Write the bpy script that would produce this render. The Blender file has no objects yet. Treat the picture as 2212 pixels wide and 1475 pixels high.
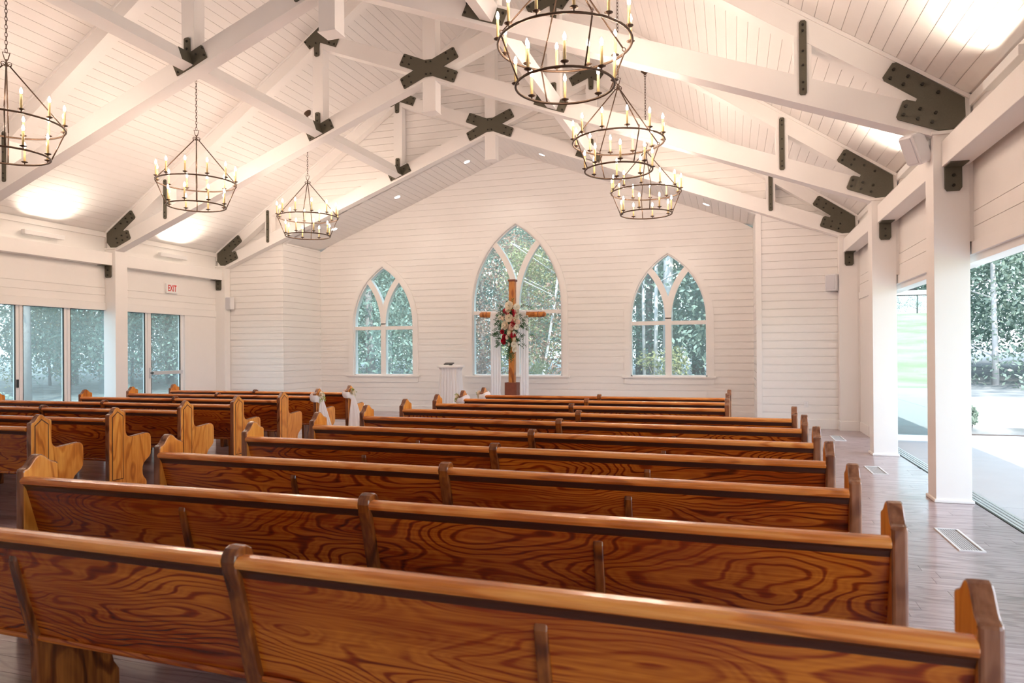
import bpy, bmesh, math, random
from mathutils import Vector, Matrix
random.seed(7)
PI = math.pi
S = bpy.context.scene
COL = S.collection

# ------------------------------------------------------------------ camera, world, sun, exposure
def setup_view():
    F, CY = 1502.94, 752.69
    yaw, pit, rol = math.radians(17.543), math.radians(0.197), math.radians(-0.3872)
    B = Matrix(((1, 0, 0), (0, 0, -1), (0, 1, 0)))
    c, s = math.cos(yaw), math.sin(yaw); Ry = Matrix(((c, 0, s), (0, 1, 0), (-s, 0, c)))
    c, s = math.cos(pit), math.sin(pit); Rx = Matrix(((1, 0, 0), (0, c, s), (0, -s, c)))
    c, s = math.cos(rol), math.sin(rol); Rz = Matrix(((c, -s, 0), (s, c, 0), (0, 0, 1)))
    R = Rz @ Rx @ Ry @ B
    cd = bpy.data.cameras.new('camera'); cam = bpy.data.objects.new('camera', cd); COL.objects.link(cam)
    cd.sensor_width = 36.0; cd.lens = F * 36.0 / 2212.0
    cd.shift_y = (CY - 737.5) / 2212.0
    cd.clip_start = 0.05; cd.clip_end = 400
    cd.dof.use_dof = True; cd.dof.focus_distance = 8.5; cd.dof.aperture_fstop = 4.0
    m = Matrix.Identity(4)
    for i in range(3):
        m[i][0] = R[0][i]; m[i][1] = -R[1][i]; m[i][2] = -R[2][i]
    m[0][3], m[1][3], m[2][3] = 4.7087, 0.0, 1.45
    cam.matrix_world = m
    S.camera = cam
setup_view()
S.view_settings.view_transform = 'Standard'
S.view_settings.look = 'None'
S.view_settings.gamma = 1.0
S.view_settings.use_curve_mapping = False
S.view_settings.exposure = 1.0
S.cycles.max_bounces = 14
S.cycles.diffuse_bounces = 6
S.cycles.transparent_max_bounces = 16
S.cycles.sample_clamp_indirect = 6.0
S.cycles.caustics_reflective = False
S.cycles.caustics_refractive = False

SKY = 2.9
SUN = 4.2
BULB = 168.0
SCONCE_W = 8.5
CAN_W = 7.0
WARM = (1.0, 0.76, 0.60)

w = bpy.data.worlds.new('world'); S.world = w; w.use_nodes = True
nt = w.node_tree; nt.nodes.clear()
wo = nt.nodes.new('ShaderNodeOutputWorld'); bg = nt.nodes.new('ShaderNodeBackground')
tc = nt.nodes.new('ShaderNodeTexCoord'); sp = nt.nodes.new('ShaderNodeSeparateXYZ'); rp = nt.nodes.new('ShaderNodeValToRGB')
nt.links.new(tc.outputs['Generated'], sp.inputs[0]); nt.links.new(sp.outputs['Z'], rp.inputs[0])
rp.color_ramp.elements[0].position = 0.0; rp.color_ramp.elements[0].color = (0.82, 0.91, 1.0, 1)
rp.color_ramp.elements[1].position = 0.8; rp.color_ramp.elements[1].color = (0.58, 0.76, 1.0, 1)
nt.links.new(rp.outputs[0], bg.inputs[0]); bg.inputs[1].default_value = SKY
nt.links.new(bg.outputs[0], wo.inputs[0])
sd = bpy.data.lights.new('sun', 'SUN'); sun = bpy.data.objects.new('sun', sd); COL.objects.link(sun)
sd.energy = SUN; sd.angle = math.radians(0.6); sd.color = (1.0, 0.95, 0.88)
sun.rotation_euler = Vector((0.38, -0.55, 0.74)).to_track_quat('Z', 'Y').to_euler()

# ------------------------------------------------------------------ materials
def s2l(c):
    return tuple(((x / 12.92) if x <= 0.04045 else ((x + 0.055) / 1.055) ** 2.4) for x in c)
def rgb(r, g, b):
    return s2l((r / 255, g / 255, b / 255)) + (1,)
def mat(name, color, rough=0.5, metal=0.0, bump=0.0, bscale=60.0, var=0.0, coat=0.0, spec=0.5, trans=0.0):
    m = bpy.data.materials.new(name); m.use_nodes = True
    n, l = m.node_tree.nodes, m.node_tree.links
    p = n['Principled BSDF']
    p.inputs['Base Color'].default_value = color
    p.inputs['Roughness'].default_value = rough
    p.inputs['Metallic'].default_value = metal
    p.inputs['Coat Weight'].default_value = coat
    p.inputs['Specular IOR Level'].default_value = spec
    if var > 0 or bump > 0:
        t = n.new('ShaderNodeTexCoord'); ns = n.new('ShaderNodeTexNoise')
        ns.inputs['Scale'].default_value = bscale; ns.inputs['Detail'].default_value = 3
        l.new(t.outputs['Object'], ns.inputs['Vector'])
        if var > 0:
            mx = n.new('ShaderNodeMix'); mx.data_type = 'RGBA'
            mx.inputs[6].default_value = tuple(c * (1 - var) for c in color[:3]) + (1,)
            mx.inputs[7].default_value = tuple(min(1, c * (1 + var)) for c in color[:3]) + (1,)
            l.new(ns.outputs[0], mx.inputs[0]); l.new(mx.outputs[2], p.inputs['Base Color'])
        if bump > 0:
            b = n.new('ShaderNodeBump'); b.inputs['Strength'].default_value = bump; b.inputs['Distance'].default_value = 0.004
            l.new(ns.outputs[0], b.inputs['Height']); l.new(b.outputs[0], p.inputs['Normal'])
    if trans > 0:
        o = n['Material Output']; tr = n.new('ShaderNodeBsdfTranslucent'); tr.inputs[0].default_value = color
        mixs = n.new('ShaderNodeMixShader'); mixs.inputs[0].default_value = trans
        l.new(p.outputs[0], mixs.inputs[1]); l.new(tr.outputs[0], mixs.inputs[2]); l.new(mixs.outputs[0], o.inputs[0])
    return m
def wood(name, dark, mid, light, scale=(1, 1, 1), rings=110.0, rough=0.3, coat=0.25, fiber=(3, 60, 60), ringw=0.5, blotch=0.5):
    m = bpy.data.materials.new(name); m.use_nodes = True
    n, l = m.node_tree.nodes, m.node_tree.links
    p = n['Principled BSDF']
    t = n.new('ShaderNodeTexCoord'); oi = n.new('ShaderNodeObjectInfo')
    mm = n.new('ShaderNodeMath'); mm.operation = 'MULTIPLY'; mm.inputs[1].default_value = 53.0
    l.new(oi.outputs['Random'], mm.inputs[0])
    mp = n.new('ShaderNodeMapping'); mp.inputs['Scale'].default_value = scale
    l.new(t.outputs['Object'], mp.inputs['Vector'])
    n1 = n.new('ShaderNodeTexNoise'); n1.noise_dimensions = '4D'
    n1.inputs['Scale'].default_value = 1.0; n1.inputs['Detail'].default_value = 3.0; n1.inputs['Roughness'].default_value = 0.35
    n1.inputs['Distortion'].default_value = 0.25
    l.new(mp.outputs[0], n1.inputs['Vector']); l.new(mm.outputs[0], n1.inputs['W'])
    a = n.new('ShaderNodeMath'); a.operation = 'MULTIPLY'; a.inputs[1].default_value = rings; l.new(n1.outputs[0], a.inputs[0])
    sn = n.new('ShaderNodeMath'); sn.operation = 'SINE'; l.new(a.outputs[0], sn.inputs[0])
    rg = n.new('ShaderNodeMapRange'); rg.inputs[1].default_value = -1; rg.inputs[2].default_value = -0.35; l.new(sn.outputs[0], rg.inputs[0])
    mp2 = n.new('ShaderNodeMapping'); mp2.inputs['Scale'].default_value = fiber; l.new(t.outputs['Object'], mp2.inputs['Vector'])
    n2 = n.new('ShaderNodeTexNoise'); n2.noise_dimensions = '4D'; n2.inputs['Scale'].default_value = 1.0; n2.inputs['Detail'].default_value = 3.0
    l.new(mp2.outputs[0], n2.inputs['Vector']); l.new(mm.outputs[0], n2.inputs['W'])
    mp3 = n.new('ShaderNodeMapping'); mp3.inputs['Scale'].default_value = tuple(x * 0.55 for x in scale); l.new(t.outputs['Object'], mp3.inputs['Vector'])
    n3 = n.new('ShaderNodeTexNoise'); n3.noise_dimensions = '4D'; n3.inputs['Scale'].default_value = 1.6; n3.inputs['Detail'].default_value = 4.0
    l.new(mp3.outputs[0], n3.inputs['Vector'])
    ad0 = n.new('ShaderNodeMath'); ad0.operation = 'ADD'; ad0.inputs[1].default_value = 11.3; l.new(mm.outputs[0], ad0.inputs[0]); l.new(ad0.outputs[0], n3.inputs['W'])
    def mul(x, k):
        q = n.new('ShaderNodeMath'); q.operation = 'MULTIPLY'; q.inputs[1].default_value = k; l.new(x, q.inputs[0]); return q.outputs[0]
    def add(x, y):
        q = n.new('ShaderNodeMath'); q.operation = 'ADD'; l.new(x, q.inputs[0]); l.new(y, q.inputs[1]); return q.outputs[0]
    # growth rings fade in and out over the board, finer rings between them
    a2 = n.new('ShaderNodeMath'); a2.operation = 'MULTIPLY'; a2.inputs[1].default_value = rings * 2.6; l.new(n1.outputs[0], a2.inputs[0])
    s2_ = n.new('ShaderNodeMath'); s2_.operation = 'SINE'; l.new(a2.outputs[0], s2_.inputs[0])
    mk = n.new('ShaderNodeMapRange'); mk.inputs[1].default_value = 0.36; mk.inputs[2].default_value = 0.52; l.new(n3.outputs['Color'], mk.inputs[0])
    inv = n.new('ShaderNodeMath'); inv.operation = 'SUBTRACT'; inv.inputs[0].default_value = 1.0; l.new(rg.outputs[0], inv.inputs[1])
    dk = n.new('ShaderNodeMath'); dk.operation = 'MULTIPLY'; l.new(inv.outputs[0], dk.inputs[0]); l.new(mk.outputs[0], dk.inputs[1])
    rg2 = n.new('ShaderNodeMath'); rg2.operation = 'SUBTRACT'; rg2.inputs[0].default_value = 1.0; l.new(dk.outputs[0], rg2.inputs[1])
    f = add(add(mul(rg2.outputs[0], ringw * 0.75), mul(n2.outputs[0], 0.62)), add(mul(n3.outputs[0], blotch), mul(s2_.outputs[0], ringw * 0.06)))
    rr = n.new('ShaderNodeMapRange'); rr.inputs[1].default_value = 0.33 * (blotch + 0.62) + ringw * 0.15
    rr.inputs[2].default_value = 0.66 * (blotch + 0.62) + ringw * 0.75
    l.new(f, rr.inputs[0])
    cr = n.new('ShaderNodeValToRGB'); e = cr.color_ramp.elements
    e[0].position = 0.05; e[0].color = dark; e[1].position = 0.95; e[1].color = light
    k = e.new(0.5); k.color = mid
    l.new(rr.outputs[0], cr.inputs[0]); l.new(cr.outputs[0], p.inputs['Base Color'])
    p.inputs['Roughness'].default_value = rough; p.inputs['Coat Weight'].default_value = coat; p.inputs['Coat Roughness'].default_value = 0.12
    b = n.new('ShaderNodeBump'); b.inputs['Strength'].default_value = 0.08; b.inputs['Distance'].default_value = 0.003
    l.new(n2.outputs[0], b.inputs['Height']); l.new(b.outputs[0], p.inputs['Normal'])
    return m
def glass(name, tint, refl, rough=0.0, haze=0.0):
    m = bpy.data.materials.new(name); m.use_nodes = True
    n, l = m.node_tree.nodes, m.node_tree.links
    n.remove(n['Principled BSDF'])
    o = n['Material Output']; tr = n.new('ShaderNodeBsdfTransparent'); tr.inputs[0].default_value = tint
    gl = n.new('ShaderNodeBsdfGlossy'); gl.inputs['Roughness'].default_value = rough; gl.inputs[0].default_value = (0.9, 1.0, 0.98, 1)
    mx = n.new('ShaderNodeMixShader')
    if refl is None:
        fr = n.new('ShaderNodeFresnel'); fr.inputs[0].default_value = 1.45
        ge = n.new('ShaderNodeNewGeometry'); iv = n.new('ShaderNodeMath'); iv.operation = 'SUBTRACT'; iv.inputs[0].default_value = 1.0
        ml = n.new('ShaderNodeMath'); ml.operation = 'MULTIPLY'
        l.new(ge.outputs['Backfacing'], iv.inputs[1]); l.new(iv.outputs[0], ml.inputs[0]); l.new(fr.outputs[0], ml.inputs[1]); l.new(ml.outputs[0], mx.inputs[0])
    else:
        mx.inputs[0].default_value = refl
    l.new(tr.outputs[0], mx.inputs[1]); l.new(gl.outputs[0], mx.inputs[2])
    if haze > 0:    # pale haze veiling the view, painted into the glass as a diffuse layer
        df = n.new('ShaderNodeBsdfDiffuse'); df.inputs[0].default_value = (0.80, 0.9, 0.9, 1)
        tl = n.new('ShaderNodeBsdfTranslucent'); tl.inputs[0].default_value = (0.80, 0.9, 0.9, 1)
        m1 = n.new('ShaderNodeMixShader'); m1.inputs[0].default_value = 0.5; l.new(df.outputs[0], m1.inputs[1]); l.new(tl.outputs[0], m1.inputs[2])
        m2 = n.new('ShaderNodeMixShader'); m2.inputs[0].default_value = haze; l.new(mx.outputs[0], m2.inputs[1]); l.new(m1.outputs[0], m2.inputs[2])
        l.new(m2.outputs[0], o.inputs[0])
    else:
        l.new(mx.outputs[0], o.inputs[0])
    return m
def emit(name, color, strength):
    m = bpy.data.materials.new(name); m.use_nodes = True
    n, l = m.node_tree.nodes, m.node_tree.links
    n.remove(n['Principled BSDF']); e = n.new('ShaderNodeEmission')
    e.inputs[0].default_value = color; e.inputs[1].default_value = strength
    l.new(e.outputs[0], n['Material Output'].inputs[0])
    return m
def floor_mat():
    m = wood('floor_wood', rgb(118, 100, 102), rgb(152, 134, 138), rgb(182, 166, 172), scale=(1.0, 6, 1), rings=60, rough=0.28, coat=0.5, fiber=(3, 70, 10), ringw=0.3, blotch=0.4)
    n, l = m.node_tree.nodes, m.node_tree.links
    p = n['Principled BSDF']; src = p.inputs['Base Color'].links[0].from_socket
    g = n.new('ShaderNodeNewGeometry'); mr = n.new('ShaderNodeMapRange'); mr.inputs[3].default_value = 0.7; mr.inputs[4].default_value = 1.25
    l.new(g.outputs['Random Per Island'], mr.inputs[0])
    mx = n.new('ShaderNodeVectorMath'); mx.operation = 'SCALE'; l.new(src, mx.inputs[0]); l.new(mr.outputs[0], mx.inputs['Scale'])
    l.new(mx.outputs[0], p.inputs['Base Color'])
    return m
M = {
    'white': mat('white_paint', (0.86, 0.84, 0.82, 1), 0.45, bump=0.03, bscale=8, var=0.012),
    'white_wall': mat('white_board_paint', (0.86, 0.84, 0.82, 1), 0.5, bump=0.03, bscale=8, var=0.015),
    'white_frame': mat('white_frame_paint', (0.86, 0.86, 0.86, 1), 0.35),
    'steel': mat('dark_bronze_steel', rgb(88, 84, 70), 0.55, metal=0.15, bump=0.2, bscale=90, var=0.18),
    'bolt': mat('dark_bolt_steel', rgb(46, 42, 36), 0.4, metal=0.6),
    'iron': mat('aged_brown_iron', rgb(84, 66, 52), 0.45, metal=0.6, var=0.2, bscale=40),
    'candle': mat('ivory_candle_sleeve', rgb(214, 188, 130), 0.5, var=0.05),
    'bulb': emit('lit_flame_bulb', WARM + (1,), BULB),
    'can': emit('lit_downlight_lens', (1.0, 0.95, 0.88, 1), 6.0),
    'sconce_lens': emit('lit_sconce_lens', (1.0, 0.9, 0.78, 1), 0.4),
    'back_wood': wood('pew_back_wood', rgb(66, 16, 2), rgb(142, 54, 8), rgb(206, 120, 34), scale=(0.9, 3.0, 3.6), rings=210, rough=0.26, coat=0.3, fiber=(3, 60, 120), ringw=0.5, blotch=1.0),
    'end_wood': wood('pew_end_wood', rgb(164, 90, 26), rgb(208, 130, 46), rgb(236, 170, 78), scale=(3.0, 3.0, 1.0), rings=70, rough=0.3, coat=0.3, fiber=(60, 60, 4), ringw=0.35, blotch=0.6),
    'rail_wood': wood('pew_rail_wood', rgb(160, 82, 24), rgb(210, 122, 46), rgb(236, 164, 84), scale=(0.8, 5, 5), rings=60, rough=0.25, coat=0.4, fiber=(4, 80, 80), ringw=0.3, blotch=0.5),
    'dark_wood': wood('pew_divider_wood', rgb(52, 22, 8), rgb(104, 52, 18), rgb(150, 86, 34), scale=(4, 4, 1.2), rings=60, rough=0.22, coat=0.5, fiber=(60, 60, 5), ringw=0.4, blotch=0.6),
    'edge_wood': wood('pew_edge_wood', rgb(84, 42, 22), rgb(122, 72, 44), rgb(156, 104, 72), scale=(4, 4, 1.2), rings=60, rough=0.22, coat=0.5, fiber=(60, 60, 5), ringw=0.4, blotch=0.5),
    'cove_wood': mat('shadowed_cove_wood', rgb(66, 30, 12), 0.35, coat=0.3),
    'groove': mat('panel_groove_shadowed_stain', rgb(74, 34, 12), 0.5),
    'cross_wood': wood('cross_wood', rgb(112, 58, 20), rgb(176, 102, 40), rgb(206, 136, 62), scale=(4, 4, 1.2), rings=50, rough=0.45, coat=0.1, fiber=(60, 60, 4), ringw=0.5, blotch=0.6),
    'cross_base': mat('red_brown_base_wood', rgb(124, 66, 46), 0.45, var=0.25, bscale=14),
    'floor': floor_mat(),
    'cloth': mat('white_sheer_cloth', (0.93, 0.93, 0.95, 1), 0.8, trans=0.22),
    'speaker': mat('white_speaker_plastic', (0.8, 0.8, 0.82, 1), 0.5),
    'grille': mat('grey_speaker_grille', (0.62, 0.62, 0.66, 1), 0.7, bump=0.3, bscale=300),
    'black': mat('black_leather', (0.015, 0.015, 0.017, 1), 0.4),
    'red': mat('red_sign_letters', rgb(214, 44, 40), 0.5),
    'alum': mat('brushed_aluminium', (0.72, 0.73, 0.75, 1), 0.35, metal=0.8),
    'vent': mat('white_vent_metal', (0.75, 0.75, 0.76, 1), 0.4),
    'vent_dark': mat('dark_duct', (0.03, 0.03, 0.035, 1), 0.8),
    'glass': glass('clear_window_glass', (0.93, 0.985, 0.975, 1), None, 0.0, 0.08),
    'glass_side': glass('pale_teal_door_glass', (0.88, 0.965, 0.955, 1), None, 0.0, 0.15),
    'glass_leaf': glass('reflective_teal_glass', (0.22, 0.38, 0.40, 1), 0.40),
    'rose_red': mat('crimson_petals', rgb(196, 18, 54), 0.6, trans=0.2),
    'rose_cream': mat('cream_petals', rgb(248, 238, 220), 0.6, trans=0.25),
    'rose_pink': mat('peach_petals', rgb(248, 222, 208), 0.6, trans=0.25),
    'rose_white': mat('white_petals', rgb(246, 244, 234), 0.6, trans=0.25),
    'green': mat('deep_green_leaves', rgb(44, 92, 48), 0.5, var=0.3, bscale=9, trans=0.2),
    'lime': mat('pale_green_leaves', rgb(168, 186, 92), 0.5, trans=0.25),
    'leaf_a': mat('grey_green_leaves', (0.31, 0.39, 0.32, 1), 0.35, var=0.75, bscale=2.5, trans=0.35),
    'leaf_b': mat('teal_green_leaves', (0.23, 0.32, 0.27, 1), 0.35, var=0.75, bscale=2.5, trans=0.35),
    'leaf_c': mat('yellow_green_leaves', (0.34, 0.34, 0.17, 1), 0.5, var=0.35, bscale=0.8, trans=0.4),
    'leaf_d': mat('russet_leaves', (0.38, 0.24, 0.18, 1), 0.5, var=0.35, bscale=0.8, trans=0.4),
    'bark': mat('grey_bark', (0.26, 0.24, 0.24, 1), 0.9, bump=0.6, bscale=9, var=0.3),
    'bark_pale': mat('pale_bark', (0.62, 0.60, 0.60, 1), 0.9, bump=0.4, bscale=9, var=0.2),
    'concrete': mat('pale_patio_concrete', (0.48, 0.48, 0.49, 1), 0.8, var=0.06, bscale=3),
    'stucco': mat('white_retaining_stucco', (0.82, 0.80, 0.76, 1), 0.9, bump=0.3, bscale=40),
    'mulch': mat('dark_mulch', (0.10, 0.085, 0.08, 1), 0.95, bump=0.6, bscale=30, var=0.4),
    'stone': mat('pale_river_stone', (0.55, 0.56, 0.58, 1), 0.8, var=0.2, bscale=5),
}
def ground_mat():
    m = bpy.data.materials.new('lawn_and_leaf_litter'); m.use_nodes = True
    n, l = m.node_tree.nodes, m.node_tree.links; p = n['Principled BSDF']; p.inputs['Roughness'].default_value = 0.95
    t = n.new('ShaderNodeTexCoord'); ns = n.new('ShaderNodeTexNoise'); ns.inputs['Scale'].default_value = 0.35; ns.inputs['Detail'].default_value = 6
    l.new(t.outputs['Object'], ns.inputs[0])
    c1 = n.new('ShaderNodeValToRGB'); e = c1.color_ramp.elements
    e[0].position = 0.35; e[0].color = (0.30, 0.33, 0.18, 1); e[1].position = 0.7; e[1].color = (0.50, 0.50, 0.34, 1)
    l.new(ns.outputs[0], c1.inputs[0])
    n2 = n.new('ShaderNodeTexNoise'); n2.inputs['Scale'].default_value = 2.2; n2.inputs['Detail'].default_value = 8; l.new(t.outputs['Object'], n2.inputs[0])
    c2 = n.new('ShaderNodeValToRGB'); e = c2.color_ramp.elements
    e[0].position = 0.35; e[0].color = (0.11, 0.125, 0.13, 1); e[1].position = 0.7; e[1].color = (0.28, 0.28, 0.27, 1)
    l.new(n2.outputs[0], c2.inputs[0])
    at = n.new('ShaderNodeAttribute'); at.attribute_name = 'lawn'
    mx = n.new('ShaderNodeMix'); mx.data_type = 'RGBA'
    l.new(at.outputs['Fac'], mx.inputs[0]); l.new(c2.outputs[0], mx.inputs[6]); l.new(c1.outputs[0], mx.inputs[7]); l.new(mx.outputs[2], p.inputs['Base Color'])
    return m
M['ground'] = ground_mat()

# ------------------------------------------------------------------ mesh helpers
class MB:
    def __init__(self): self.v = []; self.f = []; self.smooth = []
    def add(self, vs, fs, smooth=False):
        k = len(self.v); self.v += [tuple(p) for p in vs]
        for f in fs: self.f.append(tuple(i + k for i in f)); self.smooth.append(smooth)
        return self
    def box(self, x0, x1, y0, y1, z0, z1):
        return self.add([(x0, y0, z0), (x1, y0, z0), (x1, y1, z0), (x0, y1, z0), (x0, y0, z1), (x1, y0, z1), (x1, y1, z1), (x0, y1, z1)],
                        [(0, 3, 2, 1), (4, 5, 6, 7), (0, 1, 5, 4), (1, 2, 6, 5), (2, 3, 7, 6), (3, 0, 4, 7)])
    def prism(self, poly, a0, a1, axis='y', smooth=False):
        """poly: 2D outline; axis y -> (x,z) outline, x -> (y,z), z -> (x,y)"""
        n = len(poly)
        area = sum(poly[i][0] * poly[(i + 1) % n][1] - poly[(i + 1) % n][0] * poly[i][1] for i in range(n))
        if area < 0: poly = poly[::-1]
        def P(p, a):
            return (p[0], a, p[1]) if axis == 'y' else ((a, p[0], p[1]) if axis == 'x' else (p[0], p[1], a))
        vs = [P(p, a0) for p in poly] + [P(p, a1) for p in poly]
        fs = [tuple(range(n)), tuple(range(2 * n - 1, n - 1, -1))]
        fs += [(i, n + i, n + (i + 1) % n, (i + 1) % n) for i in range(n)]
        if axis != 'y': fs = [f[::-1] for f in fs]
        return self.add(vs, fs, smooth)
    def strip(self, inner, outer, a0, a1, axis='y', closed=False):
        """solid band between two equally long outlines"""
        n = len(inner)
        for i in range(n if closed else n - 1):
            j = (i + 1) % n
            self.prism([inner[i], inner[j], outer[j], outer[i]], a0, a1, axis)
        return self
    def tube(self, pts, r, n=8, closed=False, cap=True):
        pts = [Vector(p) for p in pts]; m = len(pts)
        rs = r if isinstance(r, (list, tuple)) else [r] * m
        vs = []; up = Vector((0, 0, 1))
        prev = None
        for i, p in enumerate(pts):
            if closed: d = pts[(i + 1) % m] - pts[i - 1]
            else: d = pts[min(i + 1, m - 1)] - pts[max(i - 1, 0)]
            d.normalize()
            if prev is None:
                u = d.cross(up if abs(d.z) < 0.95 else Vector((1, 0, 0))).normalized()
            else:
                u = (prev - d * prev.dot(d)).normalized()
            prev = u; q = d.cross(u)
            for k in range(n):
                a = 2 * PI * k / n
                vs.append(p + (u * math.cos(a) + q * math.sin(a)) * rs[i])
        fs = []
        for i in range(m if closed else m - 1):
            j = (i + 1) % m
            for k in range(n):
                fs.append((i * n + k, i * n + (k + 1) % n, j * n + (k + 1) % n, j * n + k))
        self.add(vs, fs, True)
        if cap and not closed:
            self.f.append(tuple(len(self.v) - len(vs) + k for k in range(n - 1, -1, -1))); self.smooth.append(False)
            self.f.append(tuple(len(self.v) - n + k for k in range(n))); self.smooth.append(False)
        return self
    def ring(self, c, R, r, n=48, k=8, axis='z'):
        pts = []
        for i in range(n):
            a = 2 * PI * i / n; x, y = R * math.cos(a), R * math.sin(a)
            pts.append((c[0] + x, c[1] + y, c[2]) if axis == 'z' else ((c[0] + x, c[1], c[2] + y) if axis == 'y' else (c[0], c[1] + x, c[2] + y)))
        return self.tube(pts, r, k, closed=True)
    def lathe(self, prof, n=16, c=(0, 0, 0)):
        vs = []
        for r, z in prof:
            for k in range(n):
                a = 2 * PI * k / n
                vs.append((c[0] + r * math.cos(a), c[1] + r * math.sin(a), c[2] + z))
        fs = []
        for i in range(len(prof) - 1):
            for k in range(n):
                fs.append((i * n + k, i * n + (k + 1) % n, (i + 1) * n + (k + 1) % n, (i + 1) * n + k))
        fs.append(tuple(range(n - 1, -1, -1))); fs.append(tuple((len(prof) - 1) * n + k for k in range(n)))
        return self.add(vs, fs, True)
    def mesh(self, name, m, bevel=0.0, seg=2):
        me = bpy.data.meshes.new(name); me.from_pydata(self.v, [], self.f)
        me.polygons.foreach_set('use_smooth', self.smooth); me.materials.append(m)
        if bevel > 0:
            bm = bmesh.new(); bm.from_mesh(me)
            ed = [e for e in bm.edges if len(e.link_faces) == 2 and e.calc_face_angle(0) > 0.6]
            bmesh.ops.bevel(bm, geom=ed, offset=bevel, segments=seg, profile=0.6, affect='EDGES', clamp_overlap=True)
            bm.to_mesh(me); bm.free()
        me.update()
        return me
    def obj(self, name, m, parent=None, bevel=0.0, loc=(0, 0, 0), seg=2):
        return put(name, self.mesh(name, m, bevel, seg), parent, loc)
def put(name, data, parent=None, loc=(0, 0, 0), rot=(0, 0, 0)):
    o = bpy.data.objects.new(name, data); COL.objects.link(o); o.location = loc; o.rotation_euler = rot
    if parent is not None: o.parent = parent
    return o
def tag(o, label=None, cat=None, group=None, kind=None):
    if label: o['label'] = label
    if cat: o['category'] = cat
    if group: o['group'] = group
    if kind: o['kind'] = kind
    return o
def thing(name, label, cat, loc=(0, 0, 0), rz=0.0, group=None):
    o = put(name, None, None, loc, (0, 0, rz)); o.empty_display_size = 0.1
    return tag(o, label, cat, group)
def struct(name, loc=(0, 0, 0)):
    o = put(name, None, None, loc); o['kind'] = 'structure'; return o
def dup(root, loc, rz=0.0, label=None):
    r = root.copy(); COL.objects.link(r); r.location = loc; r.rotation_euler = (0, 0, rz)
    if label: r['label'] = label
    def rec(src, dst):
        for ch in src.children:
            c = ch.copy(); COL.objects.link(c); c.parent = dst; rec(ch, c)
    rec(root, r)
    return r

# ------------------------------------------------------------------ measurements of the room (metres)
T = [7.447, 10.471, 13.496]          # front faces of the trusses and columns
YM, YA, YB = 13.69, 15.23, -3.0      # front gable wall, altar wall, wall behind the photographer
XW = 6.86                            # side wall faces
def ceil_z(x): return 8.52 - 0.69 * abs(x)
def alc_z(x): return 5.98 - 0.385 * abs(x)
XA = 5.155                           # half width of the altar alcove
PITCH = 0.1463                       # wall board height
GAP = 0.010

# ------------------------------------------------------------------ floor
fl = struct('floor')
MB().box(-7.05, 7.05, YB, 15.5, -0.25, -0.014).obj('subfloor', M['floor'], fl)
rest = MB(); FP = 0.127
y = YB; row = 0
plank_mesh = {}
while y < 15.4:
    x = -6.95 - random.random() * 0.9
    while x < 6.86:
        L = random.choice((0.9, 1.2, 1.5, 1.8)); x1 = min(x + L, 6.86); x0 = max(x, -6.95)
        if x1 - x0 > 0.02:
            if x1 > 5.2 and 2.2 < y < 13.5:
                MB().box(x0 + 0.001, x1 - 0.001, y + 0.0012, y + FP - 0.0012, -0.014, 0).obj('plank', M['floor'], fl)
            else:
                rest.box(x0 + 0.001, x1 - 0.001, y + 0.0012, y + FP - 0.0012, -0.014, 0)
        x += L
    y += FP; row += 1
o = rest.obj('planks', M['floor'], fl); o['kind'] = 'stuff'

# ------------------------------------------------------------------ ceiling
ce = struct('ceiling')
ang = math.atan(0.69); cosA, sinA = math.cos(ang), math.sin(ang)
for s in (-1, 1):
    MB().prism([(0, 8.535), (s * 7.3, ceil_z(7.3) + 0.015), (s * 7.3, ceil_z(7.3) + 0.25), (0, 8.77)], YB - 0.2, YA + 0.2).obj('roof_deck', M['white_wall'], ce)
    bw = 0.1455; t = 0.014
    # one board lying on the slope, copied down it
    q = [(0, 0), (bw - 0.005, 0), (bw - 0.005, t), (0, t)]
    poly = [(s * (u * cosA + v * sinA), -u * sinA + v * cosA) for u, v in q]
    me = MB().prism(poly, YB, YM).mesh('ceiling_board', M['white_wall'])
    nb = int(8.42 / bw)
    for i in range(nb):
        u = i * bw
        put('ceiling_board', me, ce, (s * u * cosA, 0, 8.52 - u * sinA))
# alcove ceiling
ac = struct('ceiling')
sl = 0.385; an2 = math.atan(sl); c2, s2 = math.cos(an2), math.sin(an2)
for s in (-1, 1):
    MB().prism([(0, 5.995), (s * 5.35, alc_z(5.35) + 0.015), (s * 5.35, alc_z(5.35) + 0.2), (0, 6.2)], YM + 0.02, YA + 0.2).obj('soffit_deck', M['white_wall'], ac)
    q = [(0, 0), (bw - 0.005, 0), (bw - 0.005, t), (0, t)]
    poly = [(s * (u * c2 + v * s2), -u * s2 + v * c2) for u, v in q]
    me = MB().prism(poly, YM, YA).mesh('soffit_board', M['white_wall'])
    for i in range(int(XA / c2 / bw)):
        u = i * bw
        put('soffit_board', me, ac, (s * u * c2, 0, 5.98 - u * s2))

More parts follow.
